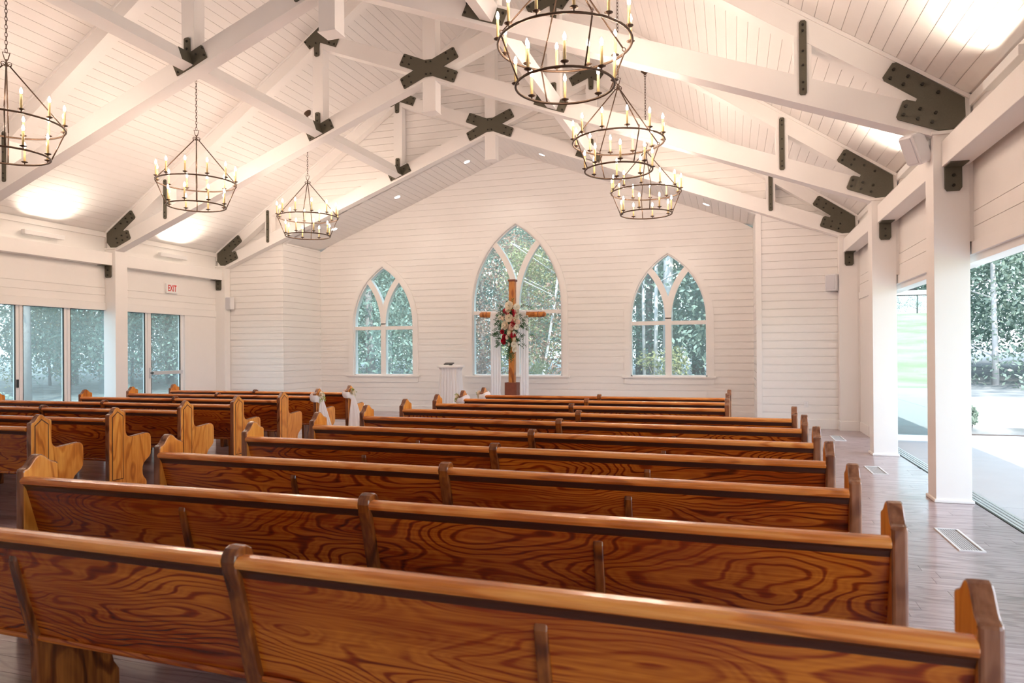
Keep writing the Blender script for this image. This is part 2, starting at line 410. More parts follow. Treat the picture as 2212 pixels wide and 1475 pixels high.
# ------------------------------------------------------------------ arched windows: outline helpers
WINS = [('window_1', -3.408, 0.817, 3.534, 2.03), ('window_2', 0.0, 1.082, 4.381, 2.34), ('window_3', 3.408, 0.817, 3.534, 2.03)]
SILL = 6 * PITCH
def whalf(a, apex, z):
    sp = apex - math.sqrt(3) * a
    if z < SILL - 1e-4 or z > apex: return 0.0
    if z <= sp: return a
    return max(0.0, math.sqrt(max(0, 4 * a * a - (z - sp) ** 2)) - a)
def altar_pieces(z0, z1, out):
    """polygons (x,z) of the altar wall between two heights, windows cut out"""
    def xl(z): return min(XA, max(0.0, (5.98 - z) / 0.385))
    cuts = []
    for _, c, a, apex, _t in WINS:
        if z0 >= SILL - 1e-3 and z0 < apex:
            w0 = whalf(a, apex, z0)
            if z1 <= apex: cuts.append((c, w0, [(z1, whalf(a, apex, z1))]))
            else: cuts.append((c, w0, [(apex, 0.0), (z1, 0.0)]))
    lo = [(-xl(z0), z0)]; lt = [(-xl(z1), z1)]
    left_b = [(-xl(z0), z0), (-xl(z1), z1)]
    for c, w0, ups in cuts:
        right_b = [(c - w0, z0)] + [(c - ww, zz) for zz, ww in ups]
        out.append([left_b[0]] + right_b + left_b[:0:-1])
        left_b = [(c + w0, z0)] + [(c + ww, zz) for zz, ww in ups]
    right_b = [(xl(z0), z0), (xl(z1), z1)]
    out.append([left_b[0]] + right_b + left_b[:0:-1])

wb = struct('wall_back')
back = MB(); z = 0.0
while z < 5.98:
    z1 = min(z + PITCH, 5.979); ps = []
    altar_pieces(z, z1 - (GAP if z1 < 5.9 else 0), ps)
    for p in ps: MB().prism(p, YA, YA + 0.016).obj('board', M['white_wall'], wb)
    ps = []; altar_pieces(z, z1, ps)
    for p in ps: back.prism(p, YA + 0.016, YA + 0.2)
    z += PITCH
back.obj('sheathing', M['white_wall'], wb)
MB().box(-XA, XA, YA - 0.018, YA, 0, 0.15).obj('baseboard_back', M['white'], None, 0.004)['kind'] = 'structure'

# front gable wall around the alcove
wf = struct('wall_front')
back = MB(); z = 0.0
def gable(z0, z1):
    def xo(z): return min(XW, (8.52 - z) / 0.69)
    def xi(z): return min(XA, max(0.0, (5.98 - z) / 0.385))
    r = []
    if z1 <= 5.98:
        for s in (-1, 1): r.append([(s * xi(z0), z0), (s * xo(z0), z0), (s * xo(z1), z1), (s * xi(z1), z1)])
    elif z0 < 5.98:
        for s in (-1, 1): r.append([(s * xi(z0), z0), (s * xo(z0), z0), (s * xo(z1), z1), (0, z1), (0, 5.98)])
    else:
        r.append([(-xo(z0), z0), (xo(z0), z0), (xo(z1), z1), (-xo(z1), z1)])
    return r
while z < 8.5:
    z1 = min(z + PITCH, 8.515)
    for p in gable(z, z1 - GAP): MB().prism(p, YM, YM + 0.016).obj('board', M['white_wall'], wf)
    for p in gable(z, z1): back.prism(p, YM + 0.016, YM + 0.12)
    z += PITCH
back.obj('sheathing', M['white_wall'], wf)
# alcove side walls
for s, nm in ((-1, 'wall_left_alcove'), (1, 'wall_right_alcove')):
    wsd = struct(nm); zt = alc_z(XA)
    MB().box(s * XA, s * (XA + 0.15), YM + 0.12, YA, 0, zt).obj('sheathing', M['white_wall'], wsd) if s > 0 else MB().box(-XA - 0.15, -XA, YM + 0.12, YA, 0, zt).obj('sheathing', M['white_wall'], wsd)
    z = 0.0
    while z < zt - 0.01:
        z1 = min(z + PITCH, zt)
        (MB().box(-XA, -XA + 0.016, YM, YA, z, z1 - GAP) if s < 0 else MB().box(XA - 0.016, XA, YM, YA, z, z1 - GAP)).obj('board', M['white_wall'], wsd)
        z += PITCH
tr = struct('trim_1')
MB().box(XA - 0.01, XA + 0.085, YM - 0.02, YM, 0, alc_z(XA) - 0.02).obj('corner_board', M['white'], tr, 0.003)
for s in (-1, 1):
    x0, x1 = sorted((s * XA, s * 6.53))
    MB().box(x0, x1, YM - 0.02, YM, 0, 0.17).obj('baseboard_front', M['white'], None, 0.004)['kind'] = 'structure'
MB().box(-7.1, 7.1, YB - 0.2, YB, -0.1, 8.8).obj('wall_rear', M['white_wall'])['kind'] = 'structure'

# ------------------------------------------------------------------ arched windows
def arc(cx, cz, R, a0, a1, n=14):
    return [(cx + R * math.cos(a0 + (a1 - a0) * i / n), cz + R * math.sin(a0 + (a1 - a0) * i / n)) for i in range(n + 1)]
def window(name, cx, a, apex, tz):
    root = struct(name, (cx, YA, 0))
    sp = apex - math.sqrt(3) * a; R = 2 * a
    def outline(off, zb):
        """open outline from bottom right up over the apex to bottom left, offset outwards by off"""
        r = R + off; t1 = math.acos(a / r)
        right = arc(-a, sp, r, 0, t1); left = arc(a, sp, r, PI - t1, PI)
        return [(a + off, zb)] + right + left + [(-a - off, zb)]
    M_ = M['white_frame']
    # casing on the wall, jamb through the wall, sash frame
    MB().strip(outline(0.0, SILL), outline(0.125, SILL), -0.02, 0.0).obj('casing', M['white'], root)
    MB().strip(outline(-0.012, SILL), outline(0.0, SILL), -0.012, 0.2).obj('jamb', M['white'], root)
    MB().strip(outline(-0.04, SILL), outline(-0.012, SILL), 0.035, 0.16).box(-a, a, 0.035, 0.16, SILL, SILL + 0.03).obj('frame', M_, root)
    MB().box(-a - 0.17, a + 0.17, -0.055, 0.085, SILL - 0.035, SILL + 0.004).obj('sill', M['white'], root, 0.005)
    MB().box(-a - 0.125, a + 0.125, -0.02, 0.0, SILL - 0.165, SILL - 0.035).obj('apron', M['white'], root, 0.003)
    mw = 0.066
    MB().box(-mw, mw, 0.02, 0.15, SILL, sp + 0.02).obj('mullion', M['white'], root)
    for s in (-1, 1):
        x0, x1 = sorted((s * mw, s * (a - 0.02)))
        MB().box(x0, x1, 0.04, 0.15, tz - 0.042, tz + 0.042).obj('transom', M['white'], root)
        # tracery bar curving from the mullion to the arch
        def bar(r, tmax):
            return [(s * (-R + r * math.cos(tmax * i / 14)), sp + r * math.sin(tmax * i / 14)) for i in range(15)]
        tm = math.acos(0.75)
        MB().strip(bar(R - mw, tm * 1.02), bar(R + mw, tm * 0.98), 0.021 if s < 0 else 0.02, 0.15).obj('tracery_bar', M['white'], root)
    g = 0.045
    for s in (-1, 1):
        x0, x1 = sorted((s * 0.03, s * (a - 0.02)))
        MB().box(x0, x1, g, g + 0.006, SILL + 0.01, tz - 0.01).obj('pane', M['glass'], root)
        top = []
        for i in range(13):
            x = 0.03 + (a - 0.05) * i / 12
            zz = min(math.sqrt(R * R - (x + a) ** 2), math.sqrt(max(0.0, R * R - (x - R) ** 2)) if x < R else R)
            # upper bound of the lancet: lower of the outer arch and of the tracery bar
            top.append((s * x, sp + min(math.sqrt(max(0, R * R - (x + a) ** 2)), math.sqrt(max(0, R * R - (R - x) ** 2)))))
        poly = [(s * 0.03, tz), (s * (a - 0.02), tz)] + top[::-1]
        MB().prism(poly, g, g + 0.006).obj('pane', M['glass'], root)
    tipx = a / 2; n = 12; dia = [(0.0, sp + 0.01)]
    for i in range(1, n + 1):
        x = tipx * i / n; dia.append((x, sp + math.sqrt(R * R - (R - x) ** 2)))
    for i in range(1, n + 1):
        x = tipx * (1 - i / n); dia.append((x, sp + math.sqrt(R * R - (x + a) ** 2)))
    dia += [(-x, z) for x, z in dia[-2:0:-1]]
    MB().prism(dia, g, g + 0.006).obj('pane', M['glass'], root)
for wd in WINS: window(*wd)

# ------------------------------------------------------------------ side walls over the openings, beams, columns
XO = 0.2
def side_wall(s, nm):
    w_ = struct(nm)
    def bx(x0, x1, *r):
        a, b = sorted((s * x0, s * x1)); return MB().box(a, b, *r)
    head = 2.32 if s > 0 else 2.29
    zt = ceil_z(XW) + 0.02
    bays = [(YB, 1.37), (1.37, 4.395), (4.395, T[0]), (T[0], T[1]), (T[1], T[2] + 0.2)]
    bx(XW + 0.016, XW + XO, YB, YA, head, zt).obj('sheathing', M['white_wall'], w_)
    for y0, y1 in bays:
        bx(XW, XW + 0.016, y0 + 0.002, y1 - 0.002, 2.722, zt).obj('board', M['white_wall'], w_)
        bx(XW, XW + 0.016, y0 + 0.002, y1 - 0.002, 2.578, 2.716).obj('board', M['white_wall'], w_)
        bx(XW, XW + 0.016, y0 + 0.002, y1 - 0.002, 2.44, 2.572).obj('board', M['white_wall'], w_)
        bx(XW - 0.02, XW + 0.016, y0 + 0.002, y1 - 0.002, head, 2.436).obj('header', M['white'], w_, 0.003)
    if s < 0:
        bx(XW, XW + XO, YB, T[0] + 0.28, 0, head).obj('solid_bay', M['white_wall'], w_)
    bx(XW, XW + XO, 12.66, YA, 0, head).obj('end_panel', M['white_wall'], w_)
    bx(XW - 0.02, XW, 12.66, T[2], 0, 0.17).obj('baseboard_right' if s > 0 else 'baseboard_left', M['white'], None, 0.004)['kind'] = 'structure'
    # moulding where ceiling meets wall
    bx(XW - 0.03, XW, YB, YM, 3.70, 3.79).obj('trim_%d' % (2 if s > 0 else 3), M['white'], None, 0.006)['kind'] = 'structure'
side_wall(1, 'wall_right'); side_wall(-1, 'wall_left')

ords = ['nearest', 'second', 'farthest']
def column(s, y, d, label, cx):
    root = thing('column', label, 'column', (cx, y, 0), 0)
    hw = 0.148
    MB().box(-hw, hw, 0, d, 0, 3.485).obj('shaft', M['white'], root, 0.004)
    xa_, xb_ = sorted((s * (hw - 0.01), s * (XW + 0.005 - abs(cx))))
    if xb_ - xa_ > 0.02: MB().box(xa_, xb_, 0.01, d, 0 if d < 0.2 else 2.44, 3.48).obj('filler_board', M['white'], root)
    if d > 0.2:
        MB().box(-hw - 0.018, hw + 0.018, -0.018, d + 0.018, 0, 0.03).obj('base_mould', M['white'], root, 0.008)
    else:
        MB().box(-hw - 0.012, hw + 0.012, -0.012, d, 0, 0.17).obj('base_mould', M['white'], root, 0.004)
    MB().box(-hw - 0.012, hw + 0.012, -0.02, d, 3.455, 3.488).obj('cap', M['white'], root, 0.004)
    # black angle bracket carrying the eave beam
    bxc = s * 0.012
    pl = MB()
    w2 = 0.072
    pl.prism([(bxc - w2, 3.145), (bxc + w2, 3.145), (bxc + w2, 2.945), (bxc + w2 - 0.02, 2.915), (bxc - w2 + 0.02, 2.915), (bxc - w2, 2.945)], -0.026, -0.004)
    pl.box(bxc - w2, bxc + w2 + 0.01, -0.20, -0.002, 3.139, 3.1495)
    pl.obj('beam_bracket', M['steel'], root, 0.003)
    bo = MB()
    for zz in (3.06, 2.965): bo.tube([(bxc, -0.042, zz), (bxc, -0.024, zz)], 0.014, 8)
    bo.obj('bracket_bolts', M['bolt'], root)['kind'] = 'stuff'
    return root
XR, XL = 6.678, -6.748
column(1, T[0], 0.28, 'square white column standing closest to the camera on the open right side', XR)
column(1, T[1], 0.28, 'square white column with the glass leaf beyond it, second along the open side', XR)
column(1, T[2], 0.185, 'shallow white pilaster in the corner beside the speaker on the right end wall', XR)
column(-1, T[1], 0.28, 'square white column between the glass doors and the exit door', XL)
column(-1, T[2], 0.185, 'shallow white pilaster in the corner beyond the exit door', XL)
for yy in (4.395, 1.37):     # columns beside and behind the photographer, out of the picture
    column(1, yy, 0.28, 'square white column on the open side, beside the photographer', XR)

def eave_beam(s, y0, y1, label):
    x0, x1 = (6.6, 6.815) if s > 0 else (-6.885, -6.67)
    o = MB().box(x0, x1, y0, y1, 3.15, 3.39).obj('eave_beam', M['white'], None, 0.006)
    tag(o, label, 'beam', 'white eave beams along the side walls')
eave_beam(1, 4.42, T[0] - 0.002, 'white eave beam running from the top right corner to the nearest column')
eave_beam(1, T[0] + 0.282, T[1] - 0.002, 'white eave beam between the two freestanding columns of the open side')
eave_beam(1, T[1] + 0.282, T[2] - 0.002, 'short looking white eave beam from the second column to the right end wall')
eave_beam(-1, 4.42, T[1] - 0.002, 'white eave beam above the folding glass doors')
eave_beam(-1, T[1] + 0.282, T[2] - 0.002, 'white eave beam above the exit door and its sign')

# ------------------------------------------------------------------ trusses
def truss(y, label, th=0.2, grp='white scissor trusses under the ceiling'):
    root = thing('roof_truss', label, 'truss', (0, y, 0), 0, grp)
    W = M['white']
    for s in (-1, 1):
        def P(pts): return [(s * x, z) for x, z in pts]
        # rafter
        zt = lambda x: 8.505 - 0.69 * x
        zb = lambda x: 8.235 - 0.69 * x
        MB().prism(P([(0, zt(0)), (6.84, zt(6.84)), (6.84, 3.60), (6.70, zb(6.70)), (0, zb(0))]), 0, th).obj('rafter', W, root)
        MB().prism(P([(0, zt(0) + 0.012), (6.84, zt(6.84) + 0.012), (6.84, zt(6.84) - 0.03), (0, zt(0) - 0.03)]), -0.016, 0.0).obj('rafter_trim', W, root)
        # scissor chord from this heel through the middle to the far rafter
        lo = lambda x: 5.93 - 0.38 * x; hi = lambda x: 6.205 - 0.38 * x
        e = 0.001 if s > 0 else 0.0
        MB().prism(P([(6.80, lo(6.80) + 0.09), (6.58, lo(6.58)), (-2.35, lo(-2.35)), (-2.02, hi(-2.02)), (6.45, hi(6.45)), (6.80, hi(6.8))]), 0.001 + e, th - 0.001 - e).obj('scissor_chord', W, root)
        # posts
        MB().box(*sorted((s * 2.0, s * 2.2)), 0.004, th - 0.004, 5.3, 6.95).obj('queen_post', W, root)
        MB().box(*sorted((s * 5.32, s * 5.48)), 0.004, th - 0.004, 3.95, 4.75).obj('heel_strut', W, root)
        # heel plate
        hp = [(6.222, 4.178), (6.79, 3.775), (6.795, 3.60), (6.70, 3.495), (6.58, 3.491), (6.235, 3.63), (6.222, 3.66), (6.275, 3.80), (6.308, 3.812), (6.385, 3.785), (6.40, 3.815), (6.118, 4.016), (6.106, 4.05), (6.188, 4.174)]
        g = MB().prism(P(hp), -0.018, 0.0).obj('gusset_plate', M['steel'], root)
        b = MB()
        for bx_, bz in ((6.20, 4.11), (6.17, 4.03), (6.32, 4.03), (6.28, 3.96), (6.44, 3.94), (6.57, 3.85), (6.42, 3.71), (6.55, 3.66), (6.30, 3.75), (6.28, 3.67), (6.40, 3.62), (6.52, 3.575)):
            b.tube([(s * bx_, -0.036, bz), (s * bx_, -0.018, bz)], 0.0155, 6)
        b.obj('bolts', M['bolt'], g)['kind'] = 'stuff'
        # strap over the heel strut
        g = MB().prism(P([(5.365, 3.985), (5.38, 3.966), (5.42, 3.966), (5.435, 3.985), (5.435, 4.685), (5.42, 4.704), (5.38, 4.704), (5.365, 4.685)]), -0.014, 0.0025).obj('strap_plate', M['steel'], root)
        b = MB()
        for bz in (4.02, 4.09, 4.26, 4.40, 4.60, 4.66): b.tube([(s * 5.40, -0.026, bz), (s * 5.40, -0.014, bz)], 0.011, 6)
        b.obj('bolts', M['bolt'], g)['kind'] = 'stuff'
        # plate where the far chord meets rafter and queen post
        yp = [(2.365, 6.853), (2.049, 7.081), (1.94, 6.985), (1.863, 6.946), (1.661, 6.844), (1.736, 6.681), (2.045, 6.803), (2.055, 6.78), (2.062, 6.585), (2.085, 6.57), (2.13, 6.57), (2.153, 6.585), (2.16, 6.757), (2.254, 6.713)]
        g = MB().prism(P(yp), -0.0175, 0.0).obj('gusset_plate', M['steel'], root)
        b = MB()
        for bx_, bz in ((2.24, 6.76), (2.33, 6.84), (2.06, 7.03), (1.90, 6.91), (1.72, 6.83), (1.76, 6.73), (1.86, 6.77), (2.107, 6.62), (2.12, 6.80)): b.tube([(s * bx_, -0.030, bz), (s * bx_, -0.0175, bz)], 0.0155, 6)
        b.obj('bolts', M['bolt'], g)['kind'] = 'stuff'
        # plate where the near chord meets the queen post
        cl = [(2.335, 5.275), (2.263, 5.116), (2.03, 5.2), (1.782, 5.30), (1.795, 5.33), (1.852, 5.462), (1.875, 5.47), (2.05, 5.40), (2.055, 5.585), (2.075, 5.60), (2.13, 5.60), (2.148, 5.585), (2.15, 5.35)]
        g = MB().prism(P(cl), -0.017, 0.0).obj('gusset_plate', M['steel'], root)
        b = MB()
        for bx_, bz in ((2.28, 5.25), (2.24, 5.16), (1.85, 5.43), (1.82, 5.33), (1.95, 5.36), (2.10, 5.55), (2.10, 5.45)): b.tube([(s * bx_, -0.029, bz), (s * bx_, -0.017, bz)], 0.0155, 6)
        b.obj('bolts', M['bolt'], g)['kind'] = 'stuff'
    MB().box(-0.115, 0.115, -0.002, th + 0.015, 5.40, 8.4).obj('king_post', W, root, 0.004)
    MB().box(-0.125, 0.125, -0.012, th + 0.025, 5.385, 5.40).obj('post_cap', W, root)
    xp = [(-0.44, 6.385), (-0.41, 6.38), (-0.07, 6.235), (0.07, 6.235), (0.42, 6.378), (0.45, 6.372), (0.523, 6.222), (0.515, 6.2), (0.262, 6.092), (0.50, 5.985), (0.512, 5.965), (0.445, 5.812), (0.42, 5.81), (0.07, 5.958), (-0.07, 5.958), (-0.42, 5.81), (-0.445, 5.812), (-0.512, 5.965), (-0.50, 5.985), (-0.262, 6.092), (-0.515, 6.2), (-0.523, 6.222)]
    g = MB().prism(xp, -0.022, -0.002).obj('cross_plate', M['steel'], root)
    b = MB()
    for sx in (-1, 1):
        for sz in (-1, 1):
            for dx, dz in ((0.43, 0.245), (0.47, 0.15), (0.31, 0.20), (0.35, 0.10), (0.04, 0.10)):
                b.tube([(sx * dx, -0.034, 6.097 + sz * dz), (sx * dx, -0.022, 6.097 + sz * dz)], 0.0155, 6)
    b.obj('bolts', M['bolt'], g)['kind'] = 'stuff'
truss(T[0], 'white scissor truss closest to the camera, its black cross plate above the picture edge')
truss(T[1], 'white scissor truss with the larger visible black cross plate, second from the camera')
truss(T[2], 'white scissor truss against the end wall with the smaller black cross plate', 0.185)
for s, sn in ((-1, 'left'), (1, 'right')):
    for (y0, y1, nm) in ((4.4, T[0], 'before the closest truss'), (T[0] + 0.2, T[1], 'between closest and second truss'), (T[1] + 0.2, T[2], 'between second truss and end wall truss')):
        root = thing('purlin', 'white purlin %s of ridge, %s' % (sn, nm), 'beam', (s * 2.10, y0, 0), 0, 'white purlins between the trusses')
        A, B, N = (0.050, 5.165), (-0.100, 5.222), (0.355, 0.935); dp = 0.19
        C = (B[0] + N[0] * dp, B[1] + N[1] * dp); D = (A[0] + N[0] * dp, A[1] + N[1] * dp)
        MB().prism([(s * x, z) for x, z in (A, B, C, D)], 0.0, y1 - y0 - 0.019, 'y').obj('timber', M['white'], root)
        e = 0.006
        q = [(B[0] - e * N[1] + N[0] * 0.01, B[1] + e * N[0] + N[1] * 0.01), (B[0] + N[0] * 0.01, B[1] + N[1] * 0.01), (C[0], C[1]), (C[0] - e * N[1], C[1] + e * N[0])]
        MB().prism([(s * x, z) for x, z in q], y1 - y0 - 0.20, y1 - y0 - 0.019, 'y').obj('end_strap', M['steel'], root)

# ------------------------------------------------------------------ left wall: folding glass doors and exit door
def glass_panel(name, x, y0, y1, head, glass_m, handle=None, stile=0.06):
    root = struct(name, (x, y0, 0)); W = y1 - y0
    f = MB()
    f.box(-0.03, 0.03, 0, stile, 0, head).box(-0.03, 0.03, W - stile, W, 0, head)
    f.box(-0.03, 0.03, stile, W - stile, head - 0.045, head).box(-0.03, 0.03, stile, W - stile, 0, 0.09)
    f.obj('frame', M['white_frame'], root, 0.004)
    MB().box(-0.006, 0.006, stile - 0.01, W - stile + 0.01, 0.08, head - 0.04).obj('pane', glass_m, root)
    gk = MB()
    k = 0.008
    gk.box(0.0, 0.032, stile, stile + k, 0.09, head - 0.045).box(0.0, 0.032, W - stile - k, W - stile, 0.09, head - 0.045).box(0.0, 0.032, stile, W - stile, head - 0.045 - k, head - 0.045)
    gk.obj('gasket', M['bolt'], root)
    return root
XG = -6.93
HD = 2.335
for i, (y0, y1) in enumerate(((7.90, 8.79), (8.80, 9.69), (9.70, 10.60))):
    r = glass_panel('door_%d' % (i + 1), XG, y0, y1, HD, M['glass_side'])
    if i == 0:
        MB().box(0.03, 0.055, 0.84, 0.87, 0.88, 1.02).obj('handle', M['black'], r, 0.004)
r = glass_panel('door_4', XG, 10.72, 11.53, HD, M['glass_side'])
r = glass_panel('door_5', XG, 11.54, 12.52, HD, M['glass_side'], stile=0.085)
MB().box(0.05, 0.10, 0.085, 0.9, 1.00, 1.075).obj('panic_bar', M['alum'], r, 0.008)
MB().box(0.03, 0.06, 0.03, 0.065, 0.93, 1.15).obj('lock_plate', M['alum'], r, 0.004)
MB().tube([(0.06, 0.045, 1.04), (0.10, 0.045, 1.04), (0.10, 0.075, 1.04)], 0.014, 8).obj('handle', M['black'], r)
t4 = struct('trim_4')
MB().box(-6.90, -6.86 + 0.012, 12.52, 12.66, 0, 2.436).obj('door_casing', M['white'], t4, 0.003)
MB().box(-6.99, -6.87, 7.73, 12.6, HD, 2.44).obj('head_frame', M['white_frame'], t4, 0.003)
MB().box(-7.0, -6.87, 7.73, 12.6, -0.012, 0.012).obj('threshold', M['alum'], t4, 0.003)
# glass leaf folded back outside on the open side
leaf = struct('door_6', (6.93, 12.32, 0))
f = MB(); Wd, H = 0.98, 2.36
f.box(0, 0.06, -0.025, 0.025, 0.0, H).box(Wd - 0.06, Wd, -0.025, 0.025, 0.0, H).box(0.06, Wd - 0.06, -0.025, 0.025, H - 0.075, H).box(0.06, Wd - 0.06, -0.025, 0.025, 0.0, 0.09)
f.obj('frame', M['white_frame'], leaf, 0.004)
MB().box(0.05, Wd - 0.05, -0.005, 0.005, 0.08, H - 0.06).obj('pane', M['glass_leaf'], leaf)
gk = MB().box(0.06, Wd - 0.06, -0.026, 0.0, H - 0.083, H - 0.075).box(0.06, 0.068, -0.026, 0, 0.09, H - 0.075).box(Wd - 0.068, Wd - 0.06, -0.026, 0, 0.09, H - 0.075)
gk.obj('gasket', M['bolt'], leaf)
# right wall short casing by the open bay
t5 = struct('trim_5')
MB().box(6.848, 6.90, 12.56, 12.66, 0, 2.32).obj('door_casing', M['white'], t5, 0.003)
MB().box(6.88, 7.04, YB, 12.56, 2.255, 2.322).obj('head_track', M['white_frame'], t5, 0.003)
f = MB().box(6.865, 6.885, YB, 12.56, -0.03, 0.004)
f.obj('track_edge', M['bolt'], t5)
f = MB()
for x0 in (6.886, 6.925, 6.965, 7.0): f.box(x0, x0 + 0.026, YB, 12.56, -0.03, 0.002)
f.box(6.88, 7.03, YB, 12.56, -0.05, -0.012)
f.obj('sliding_track', M['alum'], t5)

# ------------------------------------------------------------------ exit signs
def exit_sign(loc, rz, label):
    r = thing('exit_sign', label, 'sign', loc, rz)
    MB().box(-0.155, 0.155, -0.045, 0.0, -0.105, 0.105).obj('housing', M['white_frame'], r, 0.008)
    cu = bpy.data.curves.new('lettering', 'FONT'); cu.body = 'EXIT'; cu.align_x = 'CENTER'; cu.align_y = 'CENTER'; cu.size = 0.19; cu.extrude = 0.001; cu.offset = 0.003
    cu.materials.append(M['red'])
    tmp = bpy.data.objects.new('lettering_curve', cu); COL.objects.link(tmp)
    bpy.context.view_layer.update()
    me = bpy.data.meshes.new_from_object(tmp, depsgraph=bpy.context.evaluated_depsgraph_get()); bpy.data.objects.remove(tmp)
    me.materials.clear(); me.materials.append(M['red'])
    t_ = put('lettering', me, r, (0, -0.0465, 0), (PI / 2, 0, 0)); t_.scale = (0.62, 1, 1)
exit_sign((-6.858, 12.12, 2.845), PI / 2, 'white EXIT sign with red letters above the glass exit door')
exit_sign((6.858, 12.2, 2.80), -PI / 2, 'white EXIT sign seen edge-on beside the second column of the open side')

# ------------------------------------------------------------------ speakers, sconces, outlet, vents, downlights
def speaker(loc, rz, label, tilt=0.0):
    r = thing('wall_speaker', label, 'speaker', loc, rz)
    MB().box(-0.105, 0.105, -0.17, -0.03, -0.15, 0.15).obj('cabinet', M['speaker'], r, 0.03, seg=4)
    MB().box(-0.085, 0.085, -0.178, -0.17, -0.128, 0.128).obj('grille', M['grille'], r, 0.02, seg=3)
    MB().box(-0.04, 0.04, -0.03, 0.0, -0.06, 0.06).obj('mount', M['speaker'], r, 0.006)
    r.rotation_euler = (tilt, 0, rz)
    return r
speaker((-6.56, YM, 2.615), 0.0, 'white wall speaker left of the alcove, near the exit door')
speaker((6.48, YM, 2.635), -0.55, 'white wall speaker on the right end wall, turned towards the pews')
r = speaker((6.50, T[0] + 0.16, 3.42), -1.25, 'white speaker on the nearest column top, tilted down under the truss heel', 0.0)
r.rotation_euler = (0.45, 0.15, -1.2)

def sconce(s, y, label):
    x = s * (XW - 0.10)
    r = thing('linear_uplight', label, 'wall light', (x, y, 3.60 if s > 0 else 3.55), 0 if s < 0 else PI)
    for yy in (-0.25, 0.25): MB().box(-0.10, 0.0, yy - 0.02, yy + 0.02, -0.04, 0.0).obj('wall_mount', M['white_frame'], r)
    MB().box(0.0, 0.085, -0.37, 0.37, -0.06, 0.02).obj('housing', M['white_frame'], r, 0.006)
    MB().box(0.015, 0.07, -0.35, 0.35, 0.02, 0.022).obj('lens', M['sconce_lens'], r)
    ld = bpy.data.lights.new('uplight', 'AREA'); ld.shape = 'RECTANGLE'; ld.size = 0.05; ld.size_y = 0.6; ld.energy = SCONCE_W; ld.color = (1.0, 0.86, 0.68)
    ld.spread = math.radians(115)
    lo_ = put('uplight', ld, r, (0.06, 0, 0.03)); lo_.rotation_euler = (0, PI + 0.7, 0)
sconce(-1, 9.1, 'white linear uplight on the left wall above the folding glass doors')
sconce(-1, 12.05, 'white linear uplight on the left wall above the exit door')
sconce(1, 6.2, 'white linear uplight on the right wall near the picture corner')
sconce(1, 9.25, 'white linear uplight on the right wall between the two freestanding columns')

r = thing('wall_outlet', 'small white outlet low on the right end wall', 'outlet', (5.99, YM - 0.002, 0.44))
MB().box(-0.037, 0.037, -0.006, 0.002, -0.058, 0.058).obj('plate', M['white_frame'], r, 0.003)
f = MB()
for zz in (-0.022, 0.022): f.box(-0.014, 0.014, -0.009, -0.006, zz - 0.014, zz + 0.014)
f.obj('sockets', M['speaker'], r)['kind'] = 'stuff'

for (y0, y1, lab) in ((5.70, 6.36, 'closest to the camera beside the second pew'), (8.90, 9.47, 'in the middle of the right aisle'), (12.0, 12.63, 'at the far end of the right aisle')):
    r = thing('floor_vent', 'white floor vent grille %s' % lab, 'vent', (6.245, y0, 0.0))
    L = y1 - y0; Wv = 0.17
    MB().box(0, Wv, 0, 0.018, 0, 0.008).box(0, Wv, L - 0.018, L, 0, 0.008).box(0, 0.018, 0.018, L - 0.018, 0, 0.008).box(Wv - 0.018, Wv, 0.018, L - 0.018, 0, 0.008).obj('frame', M['vent'], r)
    MB().box(0.018, Wv - 0.018, 0.018, L - 0.018, 0.0004, 0.0012).obj('duct', M['vent_dark'], r)
    g = MB()
    for i in range(1, 8): g.box(0.018 + i * 0.0168 - 0.002, 0.018 + i * 0.0168 + 0.002, 0.018, L - 0.018, 0.0013, 0.0022)
    n = int(L / 0.024)
    for i in range(1, n): g.box(0.018, Wv - 0.018, 0.018 + i * (L - 0.036) / n - 0.003, 0.018 + i * (L - 0.036) / n + 0.003, 0.0013, 0.0021)
    g.obj('lattice', M['vent'], r)['kind'] = 'stuff'

cans = [(-4.22, 'lowest on the left slope'), (-2.57, 'middle on the left slope'), (-0.86, 'highest on the left slope, next to the ridge'), (0.86, 'highest on the right slope, next to the ridge'), (2.57, 'middle on the right slope'), (4.24, 'lowest on the right slope')]
for x, lab in cans:
    r = thing('recessed_downlight', 'lit recessed downlight in the alcove ceiling, %s' % lab, 'downlight', (x, 14.39, alc_z(x) - 0.001))
    r.rotation_euler = (0, math.atan(0.385) * (1 if x > 0 else -1), 0)
    MB().ring((0, 0, 0), 0.072, 0.007, 24, 6).obj('trim_ring', M['white_frame'], r)
    MB().lathe([(0.068, -0.004), (0.068, 0.0)], 24).obj('lens', M['can'], r)
    ld = bpy.data.lights.new('downlight_lamp', 'SPOT'); ld.energy = CAN_W; ld.spot_size = 1.9; ld.spot_blend = 0.6; ld.shadow_soft_size = 0.05; ld.color = (1, 0.9, 0.78)
    put('downlight_lamp', ld, r, (0, 0, -0.03))

